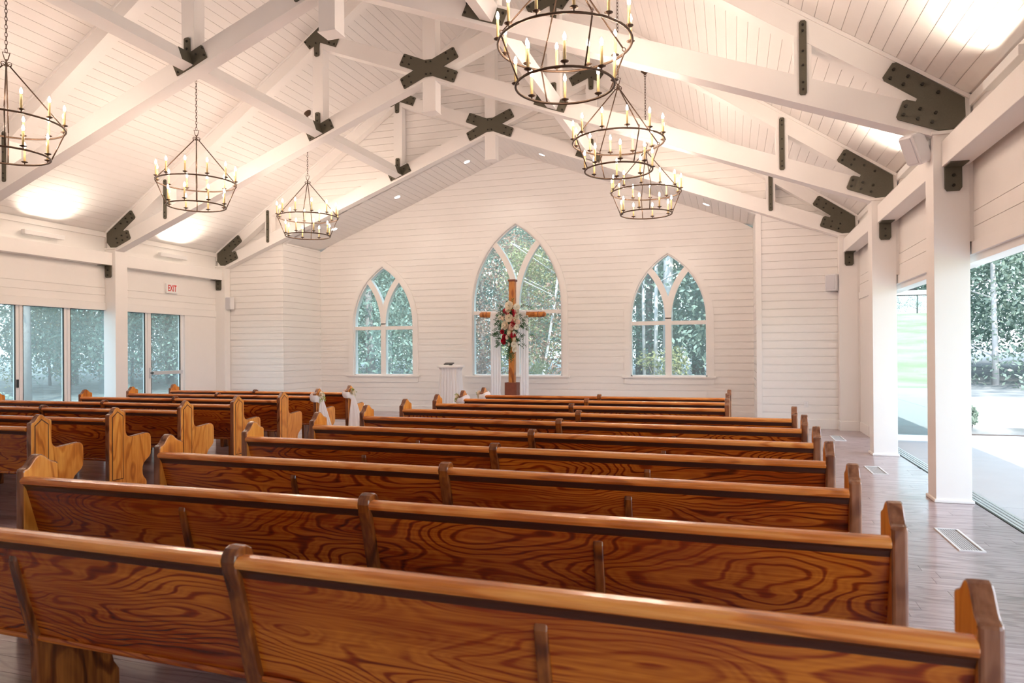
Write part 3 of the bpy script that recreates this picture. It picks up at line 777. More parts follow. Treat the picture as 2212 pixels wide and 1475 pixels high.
# ------------------------------------------------------------------ chandeliers
R1, R2 = 0.585, 0.432
Z1, Z2, ZH = 4.13, 3.765, 4.835
candle_me = MB().lathe([(0.0125, 0.028), (0.0125, 0.20), (0.0065, 0.203)], 12).mesh('candle', M['candle'])
pan_me = MB().lathe([(0.006, 0.0), (0.006, 0.016), (0.022, 0.020), (0.036, 0.029), (0.036, 0.032), (0.012, 0.028)], 14).mesh('drip_pan', M['iron'])
bulb_me = MB().lathe([(0.006, 0.20), (0.012, 0.212), (0.0145, 0.226), (0.0125, 0.242), (0.007, 0.258), (0.0015, 0.270)], 12).mesh('bulb', M['bulb'])
ring1 = MB().ring((0, 0, 0), R1, 0.0115, 64, 8).mesh('upper_ring', M['iron'])
ring2 = MB().ring((0, 0, 0), R2, 0.0115, 56, 8).mesh('lower_ring', M['iron'])
def link_pts(c, h, wd, turn):
    pts = []
    for i in range(12):
        a = 2 * PI * i / 12; u, v = wd * math.cos(a), h * math.sin(a)
        pts.append((c[0] + u * math.cos(turn), c[1] + u * math.sin(turn), c[2] + v))
    return pts
ch = MB(); zc = 4.99; i = 0
while zc < 6.15:
    ch.tube(link_pts((0, 0, zc), 0.030, 0.0125, (i % 2) * PI / 2 + 0.3), 0.0035, 5, closed=True); zc += 0.046; i += 1
chain_me = ch.mesh('chain', M['iron'])
zc_can = 8.52 - 0.69 * 3.33
can_me = MB().lathe([(0.02, -0.075), (0.03, -0.06), (0.066, -0.03), (0.072, 0.0), (0.072, 0.045)], 20, (0, 0, zc_can)).ring((0, 0, zc_can - 0.095), 0.02, 0.004, 12, 5, 'y').mesh('canopy', M['iron'])
hub = MB().lathe([(0.008, 4.80), (0.022, 4.81), (0.022, 4.825), (0.009, 4.83), (0.009, 4.87), (0.018, 4.875), (0.009, 4.885)], 12)
hub.tube([(-0.016, 0, 4.885), (-0.036, 0, 4.965), (0.036, 0, 4.965), (0.016, 0, 4.885)], 0.006, 6, closed=True)
for k in range(4):
    a = PI / 2 * k; hub.ring((0.03 * math.cos(a), 0.03 * math.sin(a), 4.835), 0.022, 0.0045, 12, 5, 'y' if k % 2 == 0 else 'x')
hub_me = hub.mesh('hub', M['iron'])
rod_u = MB().tube([(0.035, 0, 4.81), (R1 - 0.02, 0, Z1 + 0.045)], 0.0075, 8).ring((R1 - 0.008, 0, Z1 + 0.032), 0.017, 0.0045, 12, 5, 'y').ring((0.035, 0, 4.82), 0.014, 0.004, 10, 5, 'y').mesh('upper_rod', M['iron'])
rod_l = MB().tube([(R1, 0, Z1 + 0.012), (R2, 0, Z2)], 0.0075, 8).mesh('lower_rod', M['iron'])
chl = {(-1, 0): 'candle chandelier cut by the left picture edge', (-1, 1): 'candle chandelier in the middle of the left row, before the purlin',
       (-1, 2): 'candle chandelier farthest along the left row, nearest the altar', (1, 0): 'largest looking candle chandelier, cut by the top picture edge',
       (1, 1): 'candle chandelier in the middle of the right row, overlapping the farther one', (1, 2): 'candle chandelier farthest along the right row, below its visible canopy'}
rots = {(1, 0): 0.62, (1, 1): 0.60, (1, 2): 0.25, (-1, 0): 0.9, (-1, 1): 0.72, (-1, 2): 0.45}
for s in (-1, 1):
    for i, yy in enumerate((5.95, 8.97, 11.99)):
        r = thing('chandelier', chl[(s, i)], 'chandelier', (s * 3.33, yy, 0), rots[(s, i)], 'two-tier candle chandeliers')
        put('canopy', can_me, r); put('chain', chain_me, r); put('hub', hub_me, r)
        put('upper_ring', ring1, r, (0, 0, Z1)); put('lower_ring', ring2, r, (0, 0, Z2))
        for k in range(4):
            put('upper_rod', rod_u, r, (0, 0, 0), (0, 0, k * PI / 2)); put('lower_rod', rod_l, r, (0, 0, 0), (0, 0, k * PI / 2))
        for (RR, ZZ, n) in ((R1, Z1, 12), (R2, Z2, 8)):
            for k in range(n):
                a = 2 * PI * (k + 0.5) / n
                c = put('candle', candle_me, r, (RR * math.cos(a), RR * math.sin(a), ZZ + 0.010))
                put('drip_pan', pan_me, c); put('bulb', bulb_me, c)

# ------------------------------------------------------------------ pews
def smooth_poly(pts, it=1):
    return pts
END = [(-0.09, 0.0), (-0.09, 0.845), (-0.082, 0.853), (-0.066, 0.858), (-0.052, 0.869), (-0.040, 0.886), (-0.026, 0.905), (-0.012, 0.917), (0.004, 0.922), (0.02, 0.918), (0.034, 0.908), (0.05, 0.893), (0.068, 0.880), (0.09, 0.873), (0.104, 0.868), (0.110, 0.858),
       (0.110, 0.70), (0.114, 0.662), (0.124, 0.637), (0.142, 0.622), (0.165, 0.617), (0.20, 0.617), (0.28, 0.625), (0.36, 0.633), (0.395, 0.628), (0.418, 0.610), (0.428, 0.58),
       (0.430, 0.46), (0.424, 0.405), (0.405, 0.375), (0.365, 0.345), (0.338, 0.322), (0.322, 0.29), (0.318, 0.25), (0.322, 0.21), (0.335, 0.18), (0.36, 0.155), (0.372, 0.13), (0.372, 0.0)]
INS = [(-0.045, 0.21), (-0.045, 0.82), (0.012, 0.868), (0.07, 0.825), (0.07, 0.21)]
def off_poly(p, d):
    cx = sum(a for a, _ in p) / len(p); out = []
    n = len(p)
    for i in range(n):
        a, b, c = Vector(p[i - 1]), Vector(p[i]), Vector(p[(i + 1) % n])
        e1 = (b - a).normalized(); e2 = (c - b).normalized()
        n1 = Vector((-e1.y, e1.x)); n2 = Vector((-e2.y, e2.x)); m_ = (n1 + n2); m_ /= max(0.2, m_.dot(n1))
        out.append(tuple(b + m_ * d))
    return out
DIV = [(0.025, 0.0), (0.012, 0.36), (-0.075, 0.70), (-0.098, 0.765), (-0.104, 0.80), (-0.100, 0.822), (-0.086, 0.838), (-0.066, 0.845), (-0.044, 0.842), (-0.024, 0.830), (-0.012, 0.812), (-0.008, 0.79), (0.10, 0.44), (0.40, 0.43), (0.41, 0.39), (0.385, 0.34), (0.345, 0.30), (0.33, 0.23), (0.345, 0.17), (0.37, 0.13), (0.372, 0.0)]
SUP = [(0.025, 0.0), (0.012, 0.36), (-0.06, 0.665), (-0.066, 0.70), (-0.062, 0.722), (-0.050, 0.733), (-0.036, 0.73), (0.06, 0.40), (0.36, 0.395), (0.385, 0.34), (0.345, 0.30), (0.33, 0.23), (0.345, 0.17), (0.37, 0.13), (0.372, 0.0)]
end_me = MB().prism(END, -0.026, 0.026, 'x').mesh('end_panel', M['end_wood'], 0.014, 3)
end_me.materials.append(M['edge_wood'])
for pl_ in end_me.polygons: pl_.material_index = 0 if abs(pl_.normal.x) > 0.97 else 1
# carved panel on the outer face: dark groove and raised field
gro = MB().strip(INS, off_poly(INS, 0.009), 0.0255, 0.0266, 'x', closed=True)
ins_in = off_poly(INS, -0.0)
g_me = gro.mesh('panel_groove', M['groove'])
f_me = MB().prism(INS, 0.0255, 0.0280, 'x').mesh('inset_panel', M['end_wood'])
div_me = MB().prism(DIV, -0.029, 0.029, 'x').mesh('divider', M['dark_wood'], 0.010, 3)
sup_me = MB().prism(SUP, -0.019, 0.019, 'x').mesh('support', M['dark_wood'], 0.007, 3)
RAIL = [(-0.108, 0.794), (-0.106, 0.803), (-0.098, 0.811), (-0.085, 0.8155), (-0.06, 0.8165), (-0.04, 0.812), (-0.033, 0.804), (-0.033, 0.790), (-0.04, 0.780), (-0.09, 0.778), (-0.102, 0.782)]
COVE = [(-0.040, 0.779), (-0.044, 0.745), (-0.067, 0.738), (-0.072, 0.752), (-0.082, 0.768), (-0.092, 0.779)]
BOT = [(-0.002, 0.40), (-0.006, 0.392), (-0.004, 0.382), (0.004, 0.376), (0.05, 0.376), (0.055, 0.40)]
def make_pew(L, label, loc, rz):
    r = thing('church_pew', label, 'pew', loc, rz, 'long wooden church pews')
    h = L / 2
    for s in (-1, 1):
        e = put('end_panel', end_me, r, (s * (h - 0.026), 0, 0), (0, 0, 0))
        if s < 0: e.scale = (-1, 1, 1)
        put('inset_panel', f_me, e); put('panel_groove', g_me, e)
    inner = h - 0.052
    for s in (-1, 1):
        a, b = sorted((s * 0.028, s * inner))
        MB().prism([(-0.078, 0.775), (-0.058, 0.775), (0.052, 0.388), (0.032, 0.388)][::-1], a, b, 'x').obj('back_panel', M['back_wood'], r)
        MB().prism(RAIL, a, b, 'x').obj('top_rail', M['rail_wood'], r, 0.002)
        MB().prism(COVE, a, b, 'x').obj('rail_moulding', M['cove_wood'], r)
        MB().prism([(x + 0.022, z) for x, z in BOT], a, b, 'x').obj('bottom_rail', M['back_wood'], r, 0.002)
        MB().box(a, b, 0.06, 0.455, 0.402, 0.432).obj('seat', M['rail_wood'], r, 0.006)
        put('support', sup_me, r, (s * inner / 2, 0, 0))
    put('divider', div_me, r)
    return r
long_p = short_p = None
# (left x, left Y, right x, right Y) at the peaks of the two end panels
right = [(1.17, 1.955, 5.262, 1.832), (1.160, 2.755, 5.267, 2.694), (1.140, 3.659, 5.279, 3.524), (1.150, 4.498, 5.270, 4.342), (1.188, 5.351, 5.275, 5.159),
         (1.180, 6.209, 5.290, 6.042), (1.170, 7.091, 5.285, 6.885), (1.200, 7.912, 4.688, 7.90), (1.198, 8.782, 4.688, 8.777), (1.232, 9.559, 4.686, 9.60)]
rl = ['nearest the camera along the bottom of the picture', 'second from the camera', 'third from the camera', 'fourth from the camera', 'fifth from the camera', 'sixth from the camera', 'seventh from the camera and last of the longer ones',
      'eighth from camera, first of the shorter ones', 'ninth from camera, white bow on its aisle end', 'tenth from the camera and closest to the altar']
for (xa, ya, xb, yb), lab in zip(right, rl):
    rz = math.atan2(yb - ya, xb - xa); c = ((xa + xb) / 2, (ya + yb) / 2, 0); L = xb - xa
    label = 'dark-stained pew right of aisle, ' + lab
    if L > 3.8:
        if long_p is None: long_p = make_pew(4.105, label, c, rz)
        else: dup(long_p, c, rz, label)
    else:
        if short_p is None: short_p = make_pew(3.475, label, c, rz)
        else: dup(short_p, c, rz, label)
left = [(4.58, 0), (5.375, 0), (6.30, 0), (7.15, 0), (8.0, 1), (8.85, 1), (9.73, 1)]
ll = ['nearest the camera by the left picture edge', 'second from the camera', 'third from the camera', 'fourth from the camera', 'fifth from camera, shorter than those before it', 'sixth from the camera, with a white bow', 'closest to the altar, with a white bow']
for (yy, sh), lab in zip(left, ll):
    label = 'dark-stained pew left of aisle, ' + lab
    if sh: dup(short_p, (-1.05 - 3.475 / 2, yy - 0.01, 0), 0.010, label)
    else: dup(long_p, (-1.09 - 4.105 / 2, yy, 0), 0.0, label)

# ------------------------------------------------------------------ flowers and fabric
def bloom_mesh(m, r=0.05, seed=0):
    rnd = random.Random(seed); b = MB()
    for layer, (n, rad, tilt) in enumerate(((3, 0.35, 1.25), (5, 0.62, 0.95), (6, 0.85, 0.55), (7, 1.0, 0.2))):
        for k in range(n):
            a = 2 * PI * (k + rnd.random() * 0.4) / n + layer
            ca, sa = math.cos(a), math.sin(a); w_ = r * (0.42 + 0.12 * layer)
            vs = []
            for i, u in enumerate((0.0, 0.5, 1.0)):
                d = r * rad * (0.15 + 0.85 * u); hgt = r * (0.1 + 0.95 * u * math.sin(tilt)) + (0.04 * r if i == 2 else 0)
                for v in (-1, 0, 1):
                    ww = w_ * (0.5 + 0.6 * u * (1 - 0.35 * u)) * v
                    bulge = (1 - abs(v)) * 0.12 * r
                    vs.append(((d + bulge) * ca - ww * sa, (d + bulge) * sa + ww * ca, hgt))
            b.add(vs, [(0, 1, 4, 3), (1, 2, 5, 4), (3, 4, 7, 6), (4, 5, 8, 7)], True)
    return b.mesh('bloom', m)
BL = {k: bloom_mesh(M[k], 0.05, i) for i, k in enumerate(('rose_red', 'rose_cream', 'rose_pink', 'rose_white'))}
def sprig(b, p, d, L, rnd, lw=0.018):
    d = d.normalized(); side = d.cross(Vector((0, 1, 0.2))).normalized(); nrm = side.cross(d)
    b.tube([p, p + d * L * 0.6 - Vector((0, 0, L * 0.05)), p + d * L - Vector((0, 0, L * 0.2))], 0.0025, 4, cap=False)
    for i in range(7):
        t_ = 0.25 + 0.75 * i / 6; q = p + d * L * t_ - Vector((0, 0, L * 0.2 * t_ * t_))
        sgn = 1 if i % 2 else -1
        e = (side * sgn + d * 0.7 + nrm * rnd.uniform(-0.5, 0.5)).normalized(); l_ = lw * rnd.uniform(1.6, 2.6)
        f_ = e.cross(nrm).normalized() * lw * 0.55
        b.add([q, q + e * l_ * 0.5 + f_, q + e * l_, q + e * l_ * 0.5 - f_], [(0, 1, 2, 3)])

# cross
CY_, CZ = 14.70, 2.255
cr = thing('wooden_cross', 'tall wooden cross in front of the middle arched window', 'cross', (0.055, CY_, 0))
cr.rotation_euler = (0, 0.010, 0)
MB().box(-0.068, 0.068, -0.068, 0.068, 0.02, 2.99).obj('post', M['cross_wood'], cr, 0.01)
MB().box(-0.088, 0.088, -0.088, 0.088, 2.985, 3.03).obj('post_cap', M['cross_base'], cr, 0.012)
cb = MB()
cb.tube([(-0.765, 0.0, CZ), (-0.725, 0, CZ), (-0.60, 0, CZ), (0.60, 0, CZ), (0.725, 0, CZ), (0.765, 0.0, CZ)], [0.042, 0.063, 0.067, 0.067, 0.063, 0.03], 14)
cb.obj('crossbeam', M['cross_wood'], cr)
for x0 in (-0.60, 0.60):
    MB().tube([(x0 - 0.008, 0, CZ), (x0 + 0.008, 0, CZ)], 0.0695, 14).obj('end_band', M['cross_base'], cr)
for i, (x0, x1, y0, y1) in enumerate(((-0.11, 0.11, -0.125, -0.10), (-0.11, 0.11, 0.10, 0.125), (-0.137, -0.11, -0.125, 0.125), (0.11, 0.137, -0.125, 0.125))):
    MB().box(x0, x1, y0, y1, 0.0, 0.755).obj('base_board', M['cross_base'], cr, 0.006)
MB().box(-0.11, 0.11, -0.10, 0.10, 0, 0.05).obj('base_block', M['cross_base'], cr)

# sheer cloth draped over the crossbeam with two hanging tails
cl = MB(); rc = 0.078
def sheet(xa, xb, prof, amp, waves, ph, n=30):
    """profile of (y,z,spread) down one side; folds across x"""
    vs = []
    for j, (yy, zz, sp_) in enumerate(prof):
        cx = (xa + xb) / 2
        for i in range(n + 1):
            u = i / n; x = cx + (xa + (xb - xa) * u - cx) * sp_
            k = min(1.0, j / 4.0)
            vs.append((x, yy + k * amp * math.sin(waves * 2 * PI * u + ph + 0.08 * j) + k * amp * 0.4 * math.sin(waves * 4.6 * PI * u + ph), zz))
    m_ = len(prof)
    cl.add(vs, [(j * (n + 1) + i, j * (n + 1) + i + 1, (j + 1) * (n + 1) + i + 1, (j + 1) * (n + 1) + i) for j in range(m_ - 1) for i in range(n)], True)
wrap = [(rc * math.sin(a), CZ + rc * math.cos(a), 1.0) for a in (PI * 0.75, PI * 0.5, PI * 0.2, 0, -PI * 0.25, -PI * 0.5, -PI * 0.75)]
sheet(-0.47, 0.36, wrap, 0.0, 5, 0)
def tail_prof(y0, zb, sp1):
    return [(y0, CZ - 0.03 - (CZ - zb) * i / 12.0, 1.0 + (sp1 - 1) * i / 12) for i in range(13)]
sheet(-0.47, -0.235, tail_prof(-0.085, 0.03, 1.0), 0.018, 4, 0.4)
sheet(0.215, 0.41, tail_prof(-0.085, 0.03, 0.95), 0.018, 3, 1.7)
sheet(0.10, 0.21, [(-0.09, CZ - 0.02 - 0.06 * i, 1.0 + 0.05 * i) for i in range(7)], 0.014, 2, 0.2)
o = cl.obj('draped_cloth', M['cloth'], None, loc=(0.055, CY_, 0))
tag(o, 'sheer white cloth draped over the crossbeam with two tails hanging to the floor', 'cloth')

# bouquet on the cross
bq = thing('flower_bouquet', 'cascading bouquet of white, peach and crimson roses tied to the cross', 'flowers', (0.07, CY_ - 0.16, 1.95))
spots = [(-0.035, 0.50, 'rose_white', 1.5), (0.01, 0.49, 'rose_cream', 1.3), (0.0, 0.40, 'rose_cream', 1.1), (-0.10, 0.37, 'rose_red', 0.8), (-0.065, 0.30, 'rose_red', 1.25), (0.09, 0.31, 'rose_red', 1.3), (0.005, 0.32, 'rose_cream', 0.9),
         (0.20, 0.36, 'rose_white', 1.0), (0.18, 0.45, 'rose_white', 1.1), (0.17, 0.25, 'rose_white', 1.0), (-0.20, 0.23, 'rose_white', 0.8), (-0.10, 0.20, 'rose_cream', 0.9), (-0.14, 0.22, 'rose_pink', 0.7), (0.0, 0.22, 'rose_cream', 1.3), (0.05, 0.15, 'rose_red', 1.1),
         (0.14, 0.17, 'rose_cream', 1.0), (0.20, 0.13, 'rose_pink', 0.8), (-0.06, 0.06, 'rose_cream', 1.4), (-0.02, 0.01, 'rose_pink', 1.0), (0.06, 0.03, 'rose_pink', 1.15), (0.10, 0.08, 'rose_red', 0.9), (0.17, 0.02, 'rose_white', 0.9), (-0.18, 0.0, 'rose_cream', 0.7),
         (0.04, -0.10, 'rose_cream', 1.15), (0.09, -0.16, 'rose_red', 0.9), (-0.02, -0.20, 'rose_pink', 0.8), (-0.14, -0.08, 'rose_red', 0.8), (-0.115, -0.19, 'rose_red', 0.9), (-0.10, -0.28, 'rose_red', 1.15), (0.08, -0.24, 'rose_cream', 1.1), (0.14, -0.12, 'rose_white', 0.9),
         (-0.03, -0.35, 'rose_white', 0.8), (0.10, -0.36, 'rose_white', 1.0), (0.11, -0.46, 'rose_white', 1.0)]
for i, (x, z, k, sc) in enumerate(spots):
    b_ = put('bloom', BL[k], bq, (x, -0.05 - 0.05 * math.cos(x * 5) * math.cos(z * 2), z), (PI / 2 + 0.3 * (-z), random.uniform(-0.3, 0.3), random.random() * 6))
    b_.scale = (sc * 1.25, sc * 1.25, sc * 1.25)
rnd = random.Random(3); fo = MB()
for i in range(170):
    t_ = rnd.random(); x = rnd.gauss(0, 0.13); z = rnd.uniform(-0.35, 0.5)
    d = Vector((x * 4 + rnd.uniform(-0.6, 0.6), -0.4, rnd.uniform(-0.9, 0.9)))
    sprig(fo, Vector((x, -0.01, z)), d, rnd.uniform(0.08, 0.17), rnd)
for i in range(26):
    sprig(fo, Vector((rnd.gauss(0, 0.035), -0.03, rnd.uniform(-0.55, -0.2))), Vector((rnd.uniform(-0.3, 0.3), -0.2, -1)), rnd.uniform(0.1, 0.18), rnd)
for x, z, dx, dz in ((-0.22, -0.1, -0.5, -0.8), (-0.24, -0.18, -0.3, -1), (0.25, 0.05, 1, 0.1), (0.25, 0.12, 1, -0.4), (0.2, 0.42, 0.8, 0.6), (-0.15, 0.42, -0.7, 0.7), (0.05, 0.5, 0.2, 1)):
    sprig(fo, Vector((x, -0.04, z)), Vector((dx, -0.1, dz)), 0.17, rnd)
fo.obj('greenery', M['green'], bq)['kind'] = 'stuff'

# draped pulpit with a black book
pu = thing('draped_pulpit', 'white cloth-draped pulpit beside the middle arched window', 'pulpit', (-1.195, 14.2, 0))
def pleat(profile, folds, n=120):
    b = MB(); vs = []
    for hw, hd, z, am in profile:
        for i in range(n):
            a = 2 * PI * i / n; c_, s_ = math.cos(a), math.sin(a); p_ = 3.2
            rr = (abs(c_ / hw) ** p_ + abs(s_ / hd) ** p_) ** (-1 / p_) + am * math.sin(folds * a) + am * 0.5 * math.sin(folds * 1.7 * a + 1)
            vs.append((rr * c_, rr * s_, z))
    m_ = len(profile)
    b.add(vs, [(j * n + i, j * n + (i + 1) % n, (j + 1) * n + (i + 1) % n, (j + 1) * n + i) for j in range(m_ - 1) for i in range(n)], True)
    return b
pleat([(0.265, 0.215, 0.012, 0.020), (0.255, 0.21, 0.3, 0.016), (0.235, 0.195, 0.7, 0.012), (0.215, 0.18, 1.0, 0.008), (0.225, 0.185, 1.06, 0.005), (0.262, 0.21, 1.10, 0.001)], 19).obj('skirt', M['cloth'], pu)
MB().box(-0.19, 0.19, -0.16, 0.16, 0, 1.09).obj('stand', M['white'], pu)
MB().prism([(0.285 * math.copysign(abs(math.cos(2 * PI * i / 32)) ** 0.6, math.cos(2 * PI * i / 32)), 0.23 * math.copysign(abs(math.sin(2 * PI * i / 32)) ** 0.6, math.sin(2 * PI * i / 32))) for i in range(32)], 1.095, 1.145, 'z').obj('top_board', M['white'], pu, 0.012)
bk = thing('black_book', 'thin black book tilted on the pulpit top', 'book', (-1.21, 14.13, 1.146), 0.1)
o_ = MB().box(-0.10, 0.10, -0.07, 0.07, 0.006, 0.022).obj('cover', M['black'], bk, 0.003); o_.rotation_euler = (0.22, 0, 0); o_.location = (0, 0, 0.02)
MB().box(0.02, 0.075, -0.06, 0.02, 0.0, 0.022).obj('support_wedge', M['black'], bk, 0.003)

# bows on the aisle ends
def bow(xe, yy, side, label):
    """xe: outer face of the pew end, side: +1 when that face looks to +x"""
    r = thing('pew_bow', label, 'bow', (xe, yy, 0), 0, 'white tulle bows on the aisle ends')
    b = MB(); n = 40; vs = []
    for j, (zz, o_) in enumerate(((0.735, 0.006), (0.755, 0.016), (0.785, 0.02), (0.815, 0.016), (0.835, 0.006))):
        for i in range(n):
            a = 2 * PI * i / n; c_, s_ = math.cos(a), math.sin(a)
            hx, hy = 0.045 + o_, 0.112 + o_; p_ = 4
            rr = (abs(c_ / hx) ** p_ + abs(s_ / hy) ** p_) ** (-1 / p_)
            vs.append((-side * 0.0285 + rr * c_, 0.012 + rr * s_, zz + 0.03 * (-side * c_) + 0.006 * math.sin(5 * a)))
    b.add(vs, [(j * n + i, j * n + (i + 1) % n, (j + 1) * n + (i + 1) % n, (j + 1) * n + i) for j in range(4) for i in range(n)], True)
    b.obj('sash', M['cloth'], r)
    t_ = MB(); m_ = 26; vs = []
    for j in range(11):
        v = j / 10
        for i in range(m_ + 1):
            u = i / m_ * 2 - 1
            wy = 0.018 + 0.17 * v ** 0.8
            vs.append((side * (0.030 + 0.012 * math.sin(i * 1.45) * (0.3 + v) + (0.02 + 0.13 * v) * math.cos(u * 1.5)), 0.03 + u * wy + 0.03 * v, 0.79 - 0.50 * v - 0.02 * u * u))
    t_.add(vs, [(j * (m_ + 1) + i, j * (m_ + 1) + i + 1, (j + 1) * (m_ + 1) + i + 1, (j + 1) * (m_ + 1) + i) for j in range(10) for i in range(m_)], True)
    t_.obj('tail', M['cloth'], r)
    for k, (dy, dz, kk) in enumerate(((-0.01, 0.865, 'rose_cream'), (0.035, 0.845, 'rose_white'), (0.0, 0.82, 'rose_cream'))):
        q = put('bloom', BL[kk], r, (side * 0.035, dy, dz - 0.03), (0, side * PI / 2, k)); q.scale = (0.8,) * 3
    fo = MB(); rn = random.Random(int(yy * 10))
    for k in range(7): sprig(fo, Vector((side * 0.03, rn.uniform(-0.03, 0.05), 0.81 + rn.uniform(-0.03, 0.04))), Vector((side * 0.6, rn.uniform(-1, 1), rn.uniform(-1, 1))), 0.06, rn, 0.012)
    fo.obj('greenery', M['lime'], r)['kind'] = 'stuff'
bow(-1.05, 8.83, 1, 'white tulle bow with pale roses on the sixth pew left of the aisle')
bow(-1.05, 9.71, 1, 'white tulle bow with pale roses on the left pew closest to the altar')
bow(1.206, 8.78, -1, 'white bow wrapped on the aisle end of the ninth pew right of the aisle')
bow(1.231, 9.56, -1, 'white bow wrapped on the aisle end of the right pew closest to the altar')

# ------------------------------------------------------------------ outside
def gh(x, y):
    """height of the land"""
    h = -0.14
    if y > 14.2 and x > 7.2: h = 0.42 + max(0, y - 14.2) * 0.02
    elif y > 15.6: h = -0.14 + (y - 15.6) * 0.012
    if x < -9: h += (-9 - x) * 0.012
    if y < -10 and x > 2: h = max(h, -0.14 + min(1.0, (-10 - y) / 45) ** 1.3 * 5.2 * (0.75 + 0.25 * math.sin(x * 0.06)))
    return h
gm = MB(); xs = [-70 + 2.0 * i for i in range(71)]; ys = [-75 + 1.92 * i for i in range(79)]
gv = [(x, y, gh(x, y)) for y in ys for x in xs]
nx = len(xs)
gm.add(gv, [(j * nx + i, j * nx + i + 1, (j + 1) * nx + i + 1, (j + 1) * nx + i) for j in range(len(ys) - 1) for i in range(nx - 1)], True)
gme = gm.mesh('lawn', M['ground'])
at = gme.attributes.new('lawn', 'FLOAT', 'POINT')
at.data.foreach_set('value', [1.0 if (x > 6 and y < 13) else 0.0 for x, y, z in gv])
tag(put('lawn', gme), 'leaf-strewn ground and lawn around the building', 'ground', None, 'structure')
pa = struct('patio')
for i in range(6):
    for j in range(2):
        MB().box(7.04 + j * 2.3, 7.04 + (j + 1) * 2.3 - 0.008, -4.6 + i * 3.03, -4.6 + (i + 1) * 3.03 - 0.008, -0.2, -0.03).obj('paving_slab', M['concrete'], pa, 0.004)
MB().box(7.0, 11.7, -4.7, 13.62, -0.25, -0.045).obj('slab_bed', M['mulch'], pa)
o = MB().box(7.15, 22, 14.0, 14.25, -0.25, 0.575).obj('retaining_wall', M['stucco'], None, 0.01)
tag(o, 'low white retaining wall beyond the patio', 'wall', None, 'structure')
o = MB().box(7.1, 22, 13.62, 14.0, -0.2, -0.02).obj('mulch_bed', M['mulch'])
tag(o, 'dark mulch strip at the foot of the retaining wall', 'mulch', None, 'stuff')
po = struct('porch_roof')
MB().box(7.06, 9.7, YB, 13.0, 3.3, 3.45).obj('soffit', M['white'], po)
MB().box(9.7, 9.8, YB, 13.0, 3.22, 3.5).obj('fascia', M['white'], po)

def leaf_cluster(b, c, rad, n, size, rnd, flat=0.8):
    for _ in range(n):
        d = Vector((rnd.gauss(0, 1), rnd.gauss(0, 1), rnd.gauss(0, 1) * flat)); d = d.normalized() * rad * rnd.random() ** 0.45
        p = c + d; u = Vector((rnd.uniform(-1, 1), rnd.uniform(-1, 1), rnd.uniform(-1, 1))).normalized()
        v = u.cross(Vector((rnd.uniform(-1, 1), rnd.uniform(-1, 1), rnd.uniform(-1, 1)))).normalized(); sz = size * rnd.uniform(0.6, 1.3)
        b.add([p - u * sz, p + v * sz * 0.5, p + u * sz, p - v * sz * 0.5], [(0, 1, 2, 3)])
def tree_proto(seed, H, trunk_r, crown0, crown_r, nclu, nleaf, size, bark, leafm, branchy=6):
    rnd = random.Random(seed)
    tb = MB(); lean = rnd.uniform(-0.03, 0.03)
    pts = [(lean * z, rnd.uniform(-0.04, 0.04), z) for z in [H * i / 7 for i in range(8)]]
    tb.tube(pts, [trunk_r * (1.15 if i == 0 else 1 - 0.11 * i) for i in range(8)], 8)
    lb = MB()
    for k in range(branchy):
        z = crown0 + (H - crown0) * (k + 0.3) / branchy; a = rnd.random() * 6.28; L = crown_r * rnd.uniform(0.5, 0.9)
        e = Vector((L * math.cos(a), L * math.sin(a), z + L * 0.5))
        tb.tube([(lean * z, 0, z), ((lean * z + e.x) / 2, e.y / 2, z + L * 0.18), tuple(e)], [trunk_r * 0.35, trunk_r * 0.22, trunk_r * 0.07], 5)
    for k in range(nclu):
        z = crown0 + (H - crown0) * rnd.random(); f = 1 - 0.55 * (z - crown0) / (H - crown0)
        a = rnd.random() * 6.28; R_ = crown_r * f * math.sqrt(rnd.random())
        leaf_cluster(lb, Vector((R_ * math.cos(a), R_ * math.sin(a), z)), crown_r * 0.38, nleaf, size, rnd)
    return tb.mesh('trunk', bark), lb.mesh('crown', leafm)
PT = [tree_proto(1, 13, 0.15, 0.8, 2.6, 190, 90, 0.075, M['bark'], M['leaf_a']),
      tree_proto(2, 15, 0.18, 1.2, 2.9, 210, 90, 0.08, M['bark'], M['leaf_b']),
      tree_proto(3, 9, 0.07, 0.3, 2.0, 140, 90, 0.06, M['bark_pale'], M['leaf_a']),
      tree_proto(4, 6, 0.06, 0.3, 1.7, 80, 80, 0.06, M['bark'], M['leaf_c']),
      tree_proto(5, 17, 0.22, 5.0, 2.6, 150, 80, 0.08, M['bark'], M['leaf_b']),
      tree_proto(6, 7, 0.06, 0.6, 1.8, 70, 80, 0.06, M['bark'], M['leaf_d'])]
NAMES = ['broad grey-green tree', 'tall teal-green tree', 'pale-barked leafy sapling', 'small yellow-green tree', 'tall bare-stemmed pine', 'small russet-leaved tree']
def tree(k, x, y, zone, sc=1.0):
    g = 'woodland trees %s' % zone
    r = thing('woodland_tree', '%s in the woods %s' % (NAMES[k], zone), 'tree', (x, y, gh(x, y) - 0.05), random.random() * 6.28, g + ', ' + NAMES[k] + 's')
    r.scale = (sc, sc, sc)
    put('trunk', PT[k][0], r); put('crown', PT[k][1], r)
rt = random.Random(21)
Z1_, Z2_, Z3_, Z4_ = 'behind the altar windows', 'beyond the left glass doors', 'beyond the open right side', 'reflected in the glass leaf'
for y_, n_ in ((22, 9), (26, 10), (31, 11), (37, 12), (44, 13)):
    for i in range(n_):
        x_ = -24 + 34 * (i + rt.uniform(0.1, 0.9)) / n_
        tree(rt.choice((0, 0, 1, 1, 2, 4, 3 if y_ < 30 else 1, 5 if y_ < 30 else 0)), x_, y_ + rt.uniform(-1.5, 1.5), Z1_, rt.uniform(0.8, 1.15))
